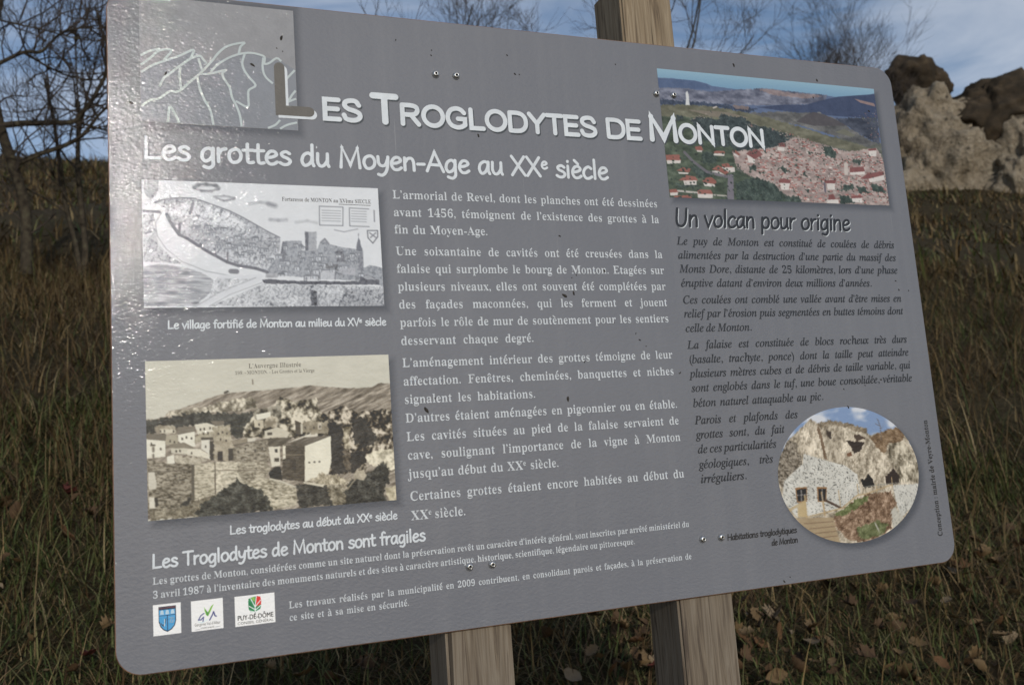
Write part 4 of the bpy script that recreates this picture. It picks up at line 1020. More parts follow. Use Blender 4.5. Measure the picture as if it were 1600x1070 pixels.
ITAL = [("Le puy de Monton est constitué de coulées de débris", 282.8, 1062.5), ("alimentées par la destruction d’une partie du massif des", 302.0, 1062.5), ("Monts Dore, distante de 25 kilomètres, lors d’une phase", 321.0, 1062.5), ("éruptive datant d’environ deux millions d’années.", 340.2, 1011.5),
 ("Ces coulées ont comblé une vallée avant d’être mises en", 363.0, 1062.5), ("relief par l’érosion puis segmentées en buttes témoins dont", 381.6, 1062.5), ("celle de Monton.", 401.0, 797.5),
 ("La falaise est constituée de blocs rocheux très durs", 423.4, 1062.5), ("(basalte, trachyte, ponce) dont la taille peut atteindre", 442.6, 1062.5), ("plusieurs mètres cubes et de débris de taille variable, qui", 461.4, 1062.5), ("sont englobés dans le tuf, une boue consolidée, véritable", 480.2, 1062.5), ("béton naturel attaquable au pic.", 500.0, 902),
 ("Parois et plafonds des", 522.5, 856), ("grottes sont, du fait", 541.2, 831.5), ("de ces particularités", 560.0, 816), ("géologiques, très", 579.5, 808), ("irréguliers.", 598.2, 764)]
ITAL_PARAS = [(0, 4), (4, 7), (7, 12), (12, 17)]
SMALL = [("Les grottes de Monton, considérées comme un site naturel dont la préservation revêt un caractère d’intérêt général, sont inscrites par arrêté ministériel du", 36, 651.0, 670), ("3 avril 1987 à l’inventaire des monuments naturels et des sites à caractère artistique, historique, scientifique, légendaire ou pittoresque.", 36, 664.8, 591),
 ("Les travaux réalisés par la municipalité en 2009 contribuent, en consolidant parois et façades, à la préservation de", 171, 691.0, 669), ("ce site et à sa mise en sécurité.", 171, 704.0, 302.5)]
VERT = "Conception : mairie de Veyre-Monton"
def chars_of(*ss): return {d[0] for s in ss for d in split_accents(s)} - {' '}
load_glyphs(('serif', chars_of(*[l[0] for l in BODY], *[l[0] for l in SMALL], VERT, "L’Auvergne Illustrée199. - MONTONLes Grottes et la ViergeForteresse de MONTON au XVème SIECLE")),
            ('ital', chars_of(*[l[0] for l in ITAL])), ('sans', chars_of("PUY-DE-DÔMECONSEIL GÉNÉRALGergovie Val d’Alliercommunauté")))

def tight(style, xh, lines):
    em = xh / XH[style]
    def one(s, wd):
        it = split_accents(s); ns = sum(1 for q in it if q[0] == ' '); return (wd - ns * 0.20 * em) / (sum(GLYPH[style, c][2] * (0.62 if sup else 1.0) for c, a, sup in it if c != ' ') * em)
    return min(one(s, wd) for s, wd in lines)
SX_BODY = tight('serif', 7.1, [(l[0], l[2] - 310) for l in BODY]); SX_ITAL = tight('ital', 6.8, [(l[0], l[2] - 694) for l in ITAL]); SX_SMALL = tight('serif', 4.9, [(l[0], l[3] - l[1]) for l in SMALL])
for i, (a, e) in enumerate(BODY_PARAS):
    sh = Sheet2D(0.42)
    for s, y, x1 in BODY[a:e]: set_line(sh, 'serif', s, 310, y, x1, 7.1, SX_BODY)
    sh.build('paragraph', M_BODY, sign, ['white paragraph on the heraldic album', 'white paragraph on the sixty cavities', 'white paragraph on how the caves were used', 'white paragraph on the last cave dwellers'][i])
for i, (a, e) in enumerate(ITAL_PARAS):
    sh = Sheet2D(0.42)
    for s, y, x1 in ITAL[a:e]: set_line(sh, 'ital', s, 694, y, x1, 6.8, SX_ITAL)
    sh.build('paragraph', M_DARK, sign, ['dark italic paragraph on the volcanic debris flows', 'dark italic paragraph on erosion', 'dark italic paragraph on the cliff rock', 'dark italic paragraph beside the oval picture'][i])
for i, (a, e) in enumerate(((0, 2), (2, 4))):
    sh = Sheet2D(0.42)
    for s, x0, y, x1 in SMALL[a:e]: set_line(sh, 'serif', s, x0, y, x1, 4.9, SX_SMALL)
    sh.build('paragraph', M_BODY, sign, ['small white paragraph on the listed site', 'small white paragraph on the 2009 works'][i])
sh = Sheet2D(0.42); set_line(sh, 'serif', VERT, 702, 1079.5, 702 + 165, 5.4, None, vertical=True); sh.d += 0.02; set_line(sh, 'serif', VERT, 701.7, 1079.2, 701.7 + 165, 5.4, None, vertical=True); sh.build('credit_line', M_BLACK, sign, 'dark credit line running up the right edge')

def hand_part(name, lines, w, mat, shade=None, so_=1.2, slant=0.0, label=None):
    if shade:
        s2 = Sheet2D(0.30)
        for s, x0, y, x1, cap in lines: hand_text(s2, s, x0, y, x1, cap, w, slant, off=(so_, so_))
    sh = Sheet2D(0.56)
    for s, x0, y, x1, cap in lines: hand_text(sh, s, x0, y, x1, cap, w, slant)
    o = sh.build(name, mat, sign, label)
    if shade: s2.build('offset_print', shade, o)
    return o
hand_part('heading', [("Les grottes du Moyen-Age au XX^e siècle", 36, 196.5, 601, 24.5)], 3.9, M_WHITE, label='large white handwritten style heading')
hand_part('heading', [("Les Troglodytes de Monton sont fragiles", 36.5, 634.5, 325.5, 13.4)], 2.25, M_WHITE, label='white handwritten style heading above the small text')
hand_part('heading', [("Un volcan pour origine", 694, 257, 985, 24)], 3.6, M_DARK, M_WHITE, 1.0, 0.10, 'dark handwritten style heading with white offset')
hand_part('caption', [("Le village fortifié de Monton au milieu du XV^e siècle", 56.5, 385.5, 294, 8.6)], 1.5, M_WHITE, label='white caption under the village drawing')
hand_part('caption', [("Les troglodytes au début du XX^e siècle", 113.5, 607.5, 294.5, 8.6)], 1.5, M_WHITE, label='white caption under the sepia postcard')
hand_part('caption', [("Habitations troglodytiques", 724, 673.5, 832, 7.6), ("de Monton", 790.5, 686.5, 832, 7.6)], 1.25, M_BLACK, None, 0, 0.12, 'black caption beside the oval picture')

TITLE = [("ES", 231.5, 139.8, 279.5, 28.5), ("T", 290, 140.0, 323.5, 38.5), ("ROGLODYTES", 325, 140.2, 590.5, 28.5), ("DE", 603, 140.3, 657, 28.5), ("M", 667, 140.4, 713, 38.0), ("ONTON", 713, 140.4, 854, 28.5)]
s2 = Sheet2D(0.34); sh = Sheet2D(0.62)
for s, x0, y, x1, cap in TITLE:
    hand_text(s2, s, x0, y, x1, cap, cap * 0.205, 0, CAPS, (1.5, 1.7)); hand_text(sh, s, x0, y, x1, cap, cap * 0.205, 0, CAPS)
o = sh.build('title', M_WHITE, sign, 'large white rounded capital title'); s2.build('offset_print', M_SHADE, o)
s2 = Sheet2D(0.62); s2.stroke([(187.2, 82), (187.2, 134.2), (219.5, 134.2)], 12.0)
sh = Sheet2D(0.80); sh.stroke([(184.2, 78.5), (184.2, 131), (216.5, 131)], 12.0)
o = sh.build('initial', M_BROWN, sign, 'large dark grey initial letter with white offset'); s2.build('offset_print', M_WHITE, o)

sh = Sheet2D(0.34)
for ln in MOUNTAIN_LINES:
    p = np.array(ln, float).reshape(-1, 2) / 10; p[:, 0] = np.clip(p[:, 0], 34.6, 202); p[:, 1] = np.clip(p[:, 1], 7, 153.6)
    sh.stroke(smooth(p, 4), 2.5, cap=False)
sh.build('ridge_outline', M_LINE, ridge)
sh = Sheet2D(0.30)
set_line(sh, 'serif', "Forteresse de MONTON au XVème SIECLE", 181, 239.6, 284, 3.1); sh.stroke([(246, 241.6), (283, 242)], 0.6)
sh.build('drawing_title', M_BLACK, sign)
sh = Sheet2D(0.30)
set_line(sh, 'serif', "L’Auvergne Illustrée", 138, 430.8, 195, 3.4); set_line(sh, 'serif', "199. - MONTON. - Les Grottes et la Vierge", 123.6, 437.4, 209.5, 2.6)
sh.build('postcard_title', M_SEPIA, sign)

# three logos
def local(x0, y0, x1, y1, pts): return [v for u, w in pts for v in ((x0 + u * (x1 - x0)) * 10, (y0 + w * (y1 - y0)) * 10)]
R1 = (36, 671.5, 62.6, 702.2); R2 = (72.6, 672, 104, 702.6); R3 = (115.8, 672.6, 156.6, 703.3)
cv = Canvas(*R1, 0.14, (226, 228, 232), 11); q = lambda *p: local(*R1, p)
cv.poly(q((.19, .08), (.83, .08), (.83, .55), (.78, .72), (.66, .84), (.51, .91), (.36, .84), (.25, .72), (.19, .55)), (26, 38, 58), 'n', 4)
cv.poly(q((.22, .19), (.80, .19), (.80, .54), (.75, .7), (.64, .81), (.51, .87), (.38, .81), (.28, .7), (.22, .54)), (66, 142, 190), 'n', 10)
for u in (.32, .51, .70): cv.poly(q((u - .07, .33), (u - .05, .22), (u, .19), (u + .05, .22), (u + .07, .33)), (168, 190, 204), 'n', 20)
cv.line(q((.22, .37), (.80, .37)), .7, (26, 46, 76)); cv.line(q((.51, .37), (.51, .87)), .8, (26, 46, 76))
cv.line(q((.45, .48), (.42, .62), (.36, .70), (.28, .62)), .9, (34, 44, 60)); cv.line(q((.41, .50), (.40, .70)), .7, (200, 210, 214)); cv.line(q((.58, .46), (.72, .46), (.70, .62), (.60, .6), (.66, .48)), .7, (140, 150, 160)); cv.line(q((.22, .13), (.8, .12)), .5, (130, 60, 60))
o = cv.sheet('crest_logo', 0.18, 1.25, 2, 'small white logo with a blue shield')
cv = Canvas(*R2, 0.14, (226, 228, 232), 12); q = lambda *p: local(*R2, p)
cv.line(q((.22, .70), (.34, .74), (.5, .66)), 1.2, (196, 210, 222))
cv.poly(q((.40, .22), (.46, .34), (.52, .42), (.62, .24), (.72, .16), (.62, .36), (.52, .56), (.46, .50), (.42, .36)), (112, 166, 52), 'n', 16)
cv.poly(q((.44, .30), (.52, .42), (.56, .40), (.52, .55), (.47, .47)), (66, 128, 56), 'n', 10)
cv.line(q((.40, .44), (.30, .50), (.22, .64), (.30, .64), (.38, .56), (.36, .70)), 1.1, (44, 52, 110)); cv.line(q((.57, .68), (.66, .52), (.70, .42), (.74, .56), (.78, .58)), 1.3, (44, 52, 110))
cv.line(q((.10, .95), (.26, .945)), .35, (110, 110, 116)); cv.line(q((.74, .93), (.90, .925)), .35, (110, 110, 116))
o = cv.sheet('community_logo', 0.18, 1.25, 2, 'small white logo with a green and blue monogram')
sh = Sheet2D(0.30); set_line(sh, 'sans', "Gergovie Val d’Allier", 75.5, 697.6, 101, 2.1); set_line(sh, 'sans', "communauté", 81.5, 700.9, 95, 1.5); sh.build('logo_lettering', M_BLACK, o)
cv = Canvas(*R3, 0.14, (226, 228, 232), 13); q = lambda *p: local(*R3, p)
leaf = [(.34, .12), (.42, .08), (.56, .05), (.64, .08), (.66, .22), (.65, .40), (.62, .52), (.50, .58), (.38, .56), (.34, .46), (.33, .28)]
cv.poly(q(*leaf), (30, 120, 74), 'n', 14); cv.poly(q((.545, .05), (.64, .08), (.66, .22), (.655, .34), (.52, .40), (.53, .2)), (196, 44, 40), 'n', 14)
cv.poly(q((.40, .10), (.50, .06), (.50, .24), (.46, .2)), (120, 166, 76), 'n', 10); cv.poly(q((.36, .22), (.44, .36), (.47, .5), (.36, .44)), (22, 104, 62), 'n', 10)
for ln in (((.50, .66), (.50, .42), (.54, .05)), ((.50, .52), (.64, .38)), ((.50, .50), (.35, .36)), ((.51, .40), (.64, .20)), ((.505, .42), (.40, .12)), ((.50, .58), (.64, .50)), ((.50, .58), (.36, .52))): cv.line(q(*ln), .75, (228, 230, 234))
cv.line(q((.50, .60), (.47, .70)), .8, (40, 46, 50))
o = cv.sheet('council_logo', 0.18, 1.25, 2, 'small white logo with a green and red leaf')
sh = Sheet2D(0.30); set_line(sh, 'sans', "PUY-DE-DÔME", 118, 697.3, 154.8, 3.5); set_line(sh, 'sans', "PUY-DE-DÔME", 118.25, 697.15, 155.05, 3.5); set_line(sh, 'sans', "CONSEIL GÉNÉRAL", 118, 701.6, 154.8, 1.9); sh.build('logo_lettering', M_BLACK, o)

# dirt specks
m_dirt, nt, b = new_mat('dark_dirt'); b.inputs['Base Color'].default_value = (0.022, 0.019, 0.016, 1); b.inputs['Roughness'].default_value = 0.9
tn = N(nt, 'ShaderNodeTexCoord'); nn_ = N(nt, 'ShaderNodeTexNoise', Scale=500.0); nt.links.new(tn.outputs['Object'], nn_.inputs['Vector']); nt.links.new(ramp(nt, nn_.outputs['Fac'], [(0.3, (0.015, 0.013, 0.011)), (0.7, (0.05, 0.042, 0.034))]), b.inputs['Base Color'])
V, Fc = [], []
for k, (x, y, r) in enumerate(SPECKS):
    rr_ = random.Random(k); a0 = rr_.uniform(-0.9, 0.9) + 1.2; lx = r * 0.52 * rr_.uniform(0.9, 1.5); ly = r * 0.30; b0 = len(V)
    V.append(P(x / 10, y / 10, 1.1 + 0.12 * r))
    for ring, (sc_, dd) in enumerate(((0.62, 0.9), (1.0, 0.05))):
        for j in range(9):
            a = 2 * math.pi * j / 9; jr = rr_.uniform(0.75, 1.2); ux = lx * sc_ * math.cos(a) * jr; uy = ly * sc_ * math.sin(a) * jr
            V.append(P(x / 10 + ux * math.cos(a0) - uy * math.sin(a0), y / 10 + ux * math.sin(a0) + uy * math.cos(a0), dd))
    for j in range(9):
        Fc.append((b0, b0 + 1 + j, b0 + 1 + (j + 1) % 9)); Fc.append((b0 + 1 + j, b0 + 10 + j, b0 + 10 + (j + 1) % 9, b0 + 1 + (j + 1) % 9))
o = mesh_obj('dirt_specks', V, Fc, m_dirt, sign, True); o['kind'] = 'stuff'
bm = bmesh.new(); bm.from_mesh(o.data); bmesh.ops.recalc_face_normals(bm, faces=bm.faces); bm.to_mesh(o.data); bm.free()

# screws
m_steel, nt, b = new_mat('stainless_steel'); b.inputs['Metallic'].default_value = 1.0; b.inputs['Roughness'].default_value = 0.34
tn = N(nt, 'ShaderNodeTexCoord'); nn_ = N(nt, 'ShaderNodeTexNoise', Scale=420.0, Detail=3.0); nt.links.new(tn.outputs['Object'], nn_.inputs['Vector'])
nt.links.new(ramp(nt, nn_.outputs['Fac'], [(0.3, (0.48, 0.47, 0.45)), (0.7, (0.80, 0.79, 0.77))]), b.inputs['Base Color'])
m_hole, nt, b = new_mat('screw_recess'); b.inputs['Base Color'].default_value = (0.02, 0.02, 0.02, 1); b.inputs['Roughness'].default_value = 0.7
prof = [(0.0, 2.1), (1.55, 2.1), (1.7, 4.1), (2.4, 3.95), (3.4, 3.3), (4.2, 2.2), (4.7, 1.0), (4.8, 0.0)]
def screw_mesh():
    V = []; Fc = []; ns = 24
    for r, h_ in prof[1:]:
        for j in range(ns):
            a = 2 * math.pi * j / ns; rr_ = r
            if r < 2: rr_ = r * (0.9 + 0.12 * abs(math.cos(3 * a)))
            V.append((rr_ / 1000 * math.cos(a), -h_ / 1000, rr_ / 1000 * math.sin(a)))
    for i in range(len(prof) - 2):
        for j in range(ns): Fc.append((i * ns + j, (i + 1) * ns + j, (i + 1) * ns + (j + 1) % ns, i * ns + (j + 1) % ns))
    Fc.append(tuple(range(ns)))
    me = bpy.data.meshes.new('screw'); me.from_pydata(V, [], Fc); me.update()
    bm = bmesh.new(); bm.from_mesh(me); bmesh.ops.recalc_face_normals(bm, faces=bm.faces); bm.to_mesh(me); bm.free()
    me.materials.append(m_steel); me.materials.append(m_hole)
    for p_ in me.polygons:
        p_.use_smooth = True
        if len(p_.vertices) > 4 or p_.index < ns: p_.material_index = 1
    return me
sme = screw_mesh()
for (x, y) in ((373.7, 71), (400.3, 70.8), (684.8, 72), (711.7, 72.2), (375.6, 669.3), (403.3, 669.7), (687.3, 668.4), (715, 668.6)):
    o = link(bpy.data.objects.new('screw', sme), sign); o.location = P(x, y, 0.3); o.rotation_euler = (0, random.uniform(0, 1), 0)

# wooden posts
def wood(name, warm):
    m, nt, b = new_mat(name)
    t = N(nt, 'ShaderNodeTexCoord'); mp_ = N(nt, 'ShaderNodeMapping'); mp_.inputs['Scale'].default_value = (1.0, 1.0, 0.045)
    nt.links.new(t.outputs['Object'], mp_.inputs['Vector'])
    ns_ = N(nt, 'ShaderNodeTexNoise', Scale=150.0, Detail=4.0, Roughness=0.6, Distortion=0.9); nt.links.new(mp_.outputs[0], ns_.inputs['Vector'])
    mp2 = N(nt, 'ShaderNodeMapping'); mp2.inputs['Scale'].default_value = (1.0, 1.0, 0.012); nt.links.new(t.outputs['Object'], mp2.inputs['Vector'])
    n2_ = N(nt, 'ShaderNodeTexNoise', Scale=320.0, Detail=3.0, Roughness=0.6); nt.links.new(mp2.outputs[0], n2_.inputs['Vector'])
    n3_ = N(nt, 'ShaderNodeTexNoise', Scale=6.0, Detail=4.0); nt.links.new(t.outputs['Object'], n3_.inputs['Vector'])
    c = ramp(nt, ns_.outputs['Fac'], [(0.34, (0.070, 0.050, 0.034)), (0.46, (0.20, 0.160, 0.112)), (0.58, (0.275, 0.235, 0.178)), (0.70, (0.135, 0.100, 0.068))])
    c = mixc(nt, mathn(nt, 'MULTIPLY', mathn(nt, 'SUBTRACT', 0.62, n2_.outputs['Fac']), 1.1), c, (0.10, 0.078, 0.058))
    c = mixc(nt, mathn(nt, 'MULTIPLY', n3_.outputs['Fac'], 0.35), c, (0.19, 0.175, 0.155))
    mp3 = N(nt, 'ShaderNodeMapping'); mp3.inputs['Scale'].default_value = (1.0, 1.0, 0.02); nt.links.new(t.outputs['Object'], mp3.inputs['Vector'])
    n4_ = N(nt, 'ShaderNodeTexNoise', Scale=110.0, Detail=2.0, Distortion=0.4); nt.links.new(mp3.outputs[0], n4_.inputs['Vector'])
    c = mixc(nt, mathn(nt, 'MULTIPLY', ramp(nt, n4_.outputs['Fac'], [(0.655, (0, 0, 0)), (0.69, (1, 1, 1))]), 0.85), c, (0.030, 0.023, 0.017))
    vk = N(nt, 'ShaderNodeTexVoronoi', Scale=7.0); mp4 = N(nt, 'ShaderNodeMapping'); mp4.inputs['Scale'].default_value = (1.0, 1.0, 0.55); nt.links.new(t.outputs['Object'], mp4.inputs['Vector']); nt.links.new(mp4.outputs[0], vk.inputs['Vector'])
    c = mixc(nt, mathn(nt, 'MULTIPLY', ramp(nt, vk.outputs['Distance'], [(0.05, (1, 1, 1)), (0.10, (0, 0, 0))]), 0.7), c, (0.06, 0.038, 0.024))
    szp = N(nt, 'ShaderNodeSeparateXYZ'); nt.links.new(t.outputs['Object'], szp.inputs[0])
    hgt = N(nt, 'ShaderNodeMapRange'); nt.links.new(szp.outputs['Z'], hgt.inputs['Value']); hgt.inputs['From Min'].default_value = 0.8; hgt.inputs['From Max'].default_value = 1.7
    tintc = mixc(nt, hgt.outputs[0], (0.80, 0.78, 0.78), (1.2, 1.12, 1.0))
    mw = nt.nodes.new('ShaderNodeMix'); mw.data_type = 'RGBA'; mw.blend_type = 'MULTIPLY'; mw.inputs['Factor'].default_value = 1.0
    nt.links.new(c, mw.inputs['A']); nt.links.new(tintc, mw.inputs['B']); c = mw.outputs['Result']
    nt.links.new(c, b.inputs['Base Color']); b.inputs['Roughness'].default_value = 0.85; b.inputs['Specular IOR Level'].default_value = 0.25
    bu = N(nt, 'ShaderNodeBump', Strength=0.5, Distance=0.0012); nt.links.new(n2_.outputs['Fac'], bu.inputs['Height']); nt.links.new(bu.outputs[0], b.inputs['Normal'])
    return m
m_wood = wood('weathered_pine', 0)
def post(x0, x1, ztop):
    bm = bmesh.new()
    gz = float(ground_z((x0 + x1) / 2000, 0.045)) - 0.35
    r = bmesh.ops.create_cube(bm, size=1.0)
    for v in r['verts']:
        v.co = Vector(((x0 if v.co.x < 0 else x1) / 1000 - ORIGIN.x, (0.0062 if v.co.y < 0 else 0.0862) - ORIGIN.y, (gz if v.co.z < 0 else ztop) - ORIGIN.z))
    bmesh.ops.bevel(bm, geom=bm.edges[:], offset=0.003, segments=2, affect='EDGES')
    me = bpy.data.meshes.new('post'); bm.to_mesh(me); bm.free(); me.materials.append(m_wood)
    return link(bpy.data.objects.new('post', me), sign)
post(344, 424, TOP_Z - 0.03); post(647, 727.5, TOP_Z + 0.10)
# ------------------------------------------------------------------ rocks
def fbm3(v, scale, octaves=5, seed=0.0):
    return mnoise.fractal(Vector((v[0] * scale + seed, v[1] * scale + seed * 1.7, v[2] * scale - seed)), 0.9, 2.1, octaves)

def rock_mesh(name, center, size, sub, disp, mat, seed, lean=(0, 0), blocky=0.0, shape=None, crag=1.1):
    bm = bmesh.new(); bmesh.ops.create_icosphere(bm, subdivisions=sub, radius=1.0)
    for v in bm.verts:
        d = v.co.normalized(); p = Vector(d)
        if shape: p = shape(p)
        q = Vector((p.x * size[0], p.y * size[1], p.z * size[2]))
        n = fbm3(q, 0.55, 4, seed) * 0.6 + fbm3(q, 1.6, 4, seed + 9) * 0.3 + fbm3(q, 5.0, 3, seed + 20) * 0.10
        if blocky:
            c = mnoise.cell_vector(q * blocky + Vector((seed, seed, seed))); n += (c.x - 0.5) * 0.45
        rg = abs(fbm3(q, 1.1, 3, seed + 40)) * 0.55 + abs(fbm3(q, 2.7, 3, seed + 50)) * 0.30
        q += d * (n - rg * crag) * disp
        q.x += lean[0] * q.z; q.y += lean[1] * q.z
        v.co = q
    me = bpy.data.meshes.new(name); bm.to_mesh(me); bm.free(); me.materials.append(mat)
    me.polygons.foreach_set('use_smooth', np.ones(len(me.polygons), bool))
    o = link(bpy.data.objects.new(name, me)); o.location = center
    return o

m_tuff, nt, b = new_mat('tuff')
t = N(nt, 'ShaderNodeTexCoord')
a1 = N(nt, 'ShaderNodeTexNoise', Scale=1.3, Detail=7.0, Roughness=0.62, Distortion=0.5); a2 = N(nt, 'ShaderNodeTexNoise', Scale=7.0, Detail=6.0, Roughness=0.65); vo = N(nt, 'ShaderNodeTexVoronoi', Scale=4.2); a3 = N(nt, 'ShaderNodeTexNoise', Scale=0.9, Detail=3.0)
for n_ in (a1, a2, vo, a3): nt.links.new(t.outputs['Object'], n_.inputs['Vector'])
c = ramp(nt, a2.outputs['Fac'], [(0.28, (0.185, 0.150, 0.108)), (0.5, (0.325, 0.272, 0.200)), (0.75, (0.42, 0.365, 0.285))])
c = mixc(nt, ramp(nt, a1.outputs['Fac'], [(0.56, (0, 0, 0)), (0.70, (0.8, 0.8, 0.8))]), c, (0.10, 0.088, 0.068))
c = mixc(nt, ramp(nt, vo.outputs['Distance'], [(0.14, (1, 1, 1)), (0.22, (0, 0, 0))]), c, (0.10, 0.085, 0.066))
nt.links.new(c, b.inputs['Base Color']); b.inputs['Roughness'].default_value = 0.95; b.inputs['Specular IOR Level'].default_value = 0.1
bu = N(nt, 'ShaderNodeBump', Strength=1.0, Distance=0.22); nt.links.new(a2.outputs['Fac'], bu.inputs['Height']); nt.links.new(bu.outputs[0], b.inputs['Normal'])
m_bas, nt, b = new_mat('basalt')
t = N(nt, 'ShaderNodeTexCoord'); a1 = N(nt, 'ShaderNodeTexNoise', Scale=2.2, Detail=8.0, Roughness=0.65); nt.links.new(t.outputs['Object'], a1.inputs['Vector'])
nt.links.new(ramp(nt, a1.outputs['Fac'], [(0.3, (0.020, 0.017, 0.013)), (0.55, (0.050, 0.038, 0.026)), (0.75, (0.105, 0.078, 0.050))]), b.inputs['Base Color']); b.inputs['Roughness'].default_value = 0.95; b.inputs['Specular IOR Level'].default_value = 0.1
bu = N(nt, 'ShaderNodeBump', Strength=0.9, Distance=0.08); nt.links.new(a1.outputs['Fac'], bu.inputs['Height']); nt.links.new(bu.outputs[0], b.inputs['Normal'])

def cone(p):
    k = 1.0 - 0.40 * max(p.z, 0.0)
    return Vector((p.x * k, p.y * k, p.z))
tag(rock_mesh('tuff_outcrop', (17.65, 15.1, 6.3), (2.25, 1.6, 2.95), 6, 0.85, m_tuff, 3.3, (-0.22, -0.05), 0.0, cone, 0.7), 'pale tuff outcrop with embedded stones right of the panel', 'rock')
tag(rock_mesh('tuff_outcrop', (19.3, 13.7, 6.1), (2.1, 1.6, 2.55), 6, 0.7, m_tuff, 8.1, (-0.12, 0), 0.0, cone, 0.7), 'pale lower tuff shoulder at the right edge of the hillside', 'rock')
tag(rock_mesh('basalt_boulder', (17.25, 15.05, 9.45), (0.85, 0.64, 0.66), 5, 0.42, m_bas, 5.2, (-0.25, 0), 1.0, None, 0.8), 'dark rounded boulder perched on the pale outcrop beside the panel corner', 'rock')
tag(rock_mesh('basalt_boulder', (18.75, 14.15, 8.60), (1.35, 0.8, 0.92), 5, 0.5, m_bas, 12.7, (0.25, 0), 0.8, None, 0.8), 'dark brown boulder on the outcrop at the far right', 'rock')

# ------------------------------------------------------------------ bare trees
m_bark, nt, b = new_mat('bark')
t = N(nt, 'ShaderNodeTexCoord'); a1 = N(nt, 'ShaderNodeTexNoise', Scale=22.0, Detail=5.0); nt.links.new(t.outputs['Object'], a1.inputs['Vector'])
nt.links.new(ramp(nt, a1.outputs['Fac'], [(0.3, (0.024, 0.019, 0.014)), (0.55, (0.055, 0.045, 0.032)), (0.75, (0.085, 0.078, 0.050))]), b.inputs['Base Color']); b.inputs['Roughness'].default_value = 0.9; b.inputs['Specular IOR Level'].default_value = 0.15
m_pale, nt, b = new_mat('grey_bark')
t = N(nt, 'ShaderNodeTexCoord'); a1 = N(nt, 'ShaderNodeTexNoise', Scale=18.0, Detail=5.0); nt.links.new(t.outputs['Object'], a1.inputs['Vector'])
nt.links.new(ramp(nt, a1.outputs['Fac'], [(0.3, (0.036, 0.033, 0.028)), (0.7, (0.085, 0.078, 0.068))]), b.inputs['Base Color']); b.inputs['Roughness'].default_value = 0.9
m_twig, nt, b = new_mat('twigs')
t = N(nt, 'ShaderNodeTexCoord'); a1 = N(nt, 'ShaderNodeTexNoise', Scale=5.0); nt.links.new(t.outputs['Object'], a1.inputs['Vector'])
nt.links.new(ramp(nt, a1.outputs['Fac'], [(0.3, (0.030, 0.022, 0.017)), (0.7, (0.062, 0.046, 0.036))]), b.inputs['Base Color']); b.inputs['Roughness'].default_value = 0.9

class Tubes:
    def __init__(self): self.v = []; self.l = []; self.s = []
    def tube(self, pts, r0, r1, sides):
        p = np.array(pts, float); n = len(p); b0 = len(self.v)
        d = np.empty_like(p); d[1:-1] = p[2:] - p[:-2]; d[0] = p[1] - p[0]; d[-1] = p[-1] - p[-2]
        d /= np.sqrt((d * d).sum(1, keepdims=True)) + 1e-9
        a = np.stack([d[:, 1] * 0.93 - d[:, 2] * 0.2, d[:, 2] * 0.31 - d[:, 0] * 0.93, d[:, 0] * 0.2 - d[:, 1] * 0.31], 1); a /= np.sqrt((a * a).sum(1, keepdims=True)) + 1e-9
        c = np.stack([d[:, 1] * a[:, 2] - d[:, 2] * a[:, 1], d[:, 2] * a[:, 0] - d[:, 0] * a[:, 2], d[:, 0] * a[:, 1] - d[:, 1] * a[:, 0]], 1)
        r = np.linspace(r0, r1, n)[:, None, None]; th = 2 * math.pi * np.arange(sides) / sides
        ring = p[:, None] + r * (a[:, None] * np.cos(th)[None, :, None] + c[:, None] * np.sin(th)[None, :, None])
        self.v += ring.reshape(-1, 3).tolist()
        for i in range(n - 1):
            for j in range(sides):
                A = b0 + i * sides + j; B = b0 + i * sides + (j + 1) % sides
                self.l += [A, B, B + sides, A + sides]; self.s.append(4)
    def build(self, name, mat, parent):
        off = np.array(parent.location)
        return link(bpy.data.objects.new(name, mesh_np(name, np.array(self.v) - off, self.l, self.s, mat, smooth=True)), parent)

def grow(rd, tb, tw, start, direc, length, radius, level, maxlev, up=0.10, wob=0.22, kids=(3, 5)):
    n = 5 if level < maxlev else 4
    p = np.array(start, float); d = np.array(direc, float); d /= np.linalg.norm(d)
    pts = [p.copy()]
    for i in range(n):
        d = d + np.array([rd.gauss(0, wob), rd.gauss(0, wob), rd.gauss(0, wob) + up]); d /= np.linalg.norm(d)
        p = p + d * length / n; pts.append(p.copy())
    (tb if level < 2 else tw).tube(pts, radius, radius * (0.5 if level < maxlev else 0.45), 6 if level == 0 else (4 if level == 1 else 3))
    if level >= maxlev: return
    for k in range(rd.randint(*kids)):
        t_ = rd.uniform(0.3, 1.0); i = min(int(t_ * n), n - 1); q = pts[i] + (pts[i + 1] - pts[i]) * (t_ * n - i)
        ax = np.array([rd.gauss(0, 1), rd.gauss(0, 1), rd.gauss(0, 0.8)]); nd = pts[i + 1] - pts[i]; nd /= np.linalg.norm(nd)
        nd = nd + 0.75 * ax / np.linalg.norm(ax)
        grow(rd, tb, tw, q, nd, length * rd.uniform(0.45, 0.72), max(radius * (1 - 0.5 * t_) * rd.uniform(0.45, 0.62), 0.0022), level + 1, maxlev, up, wob, kids)

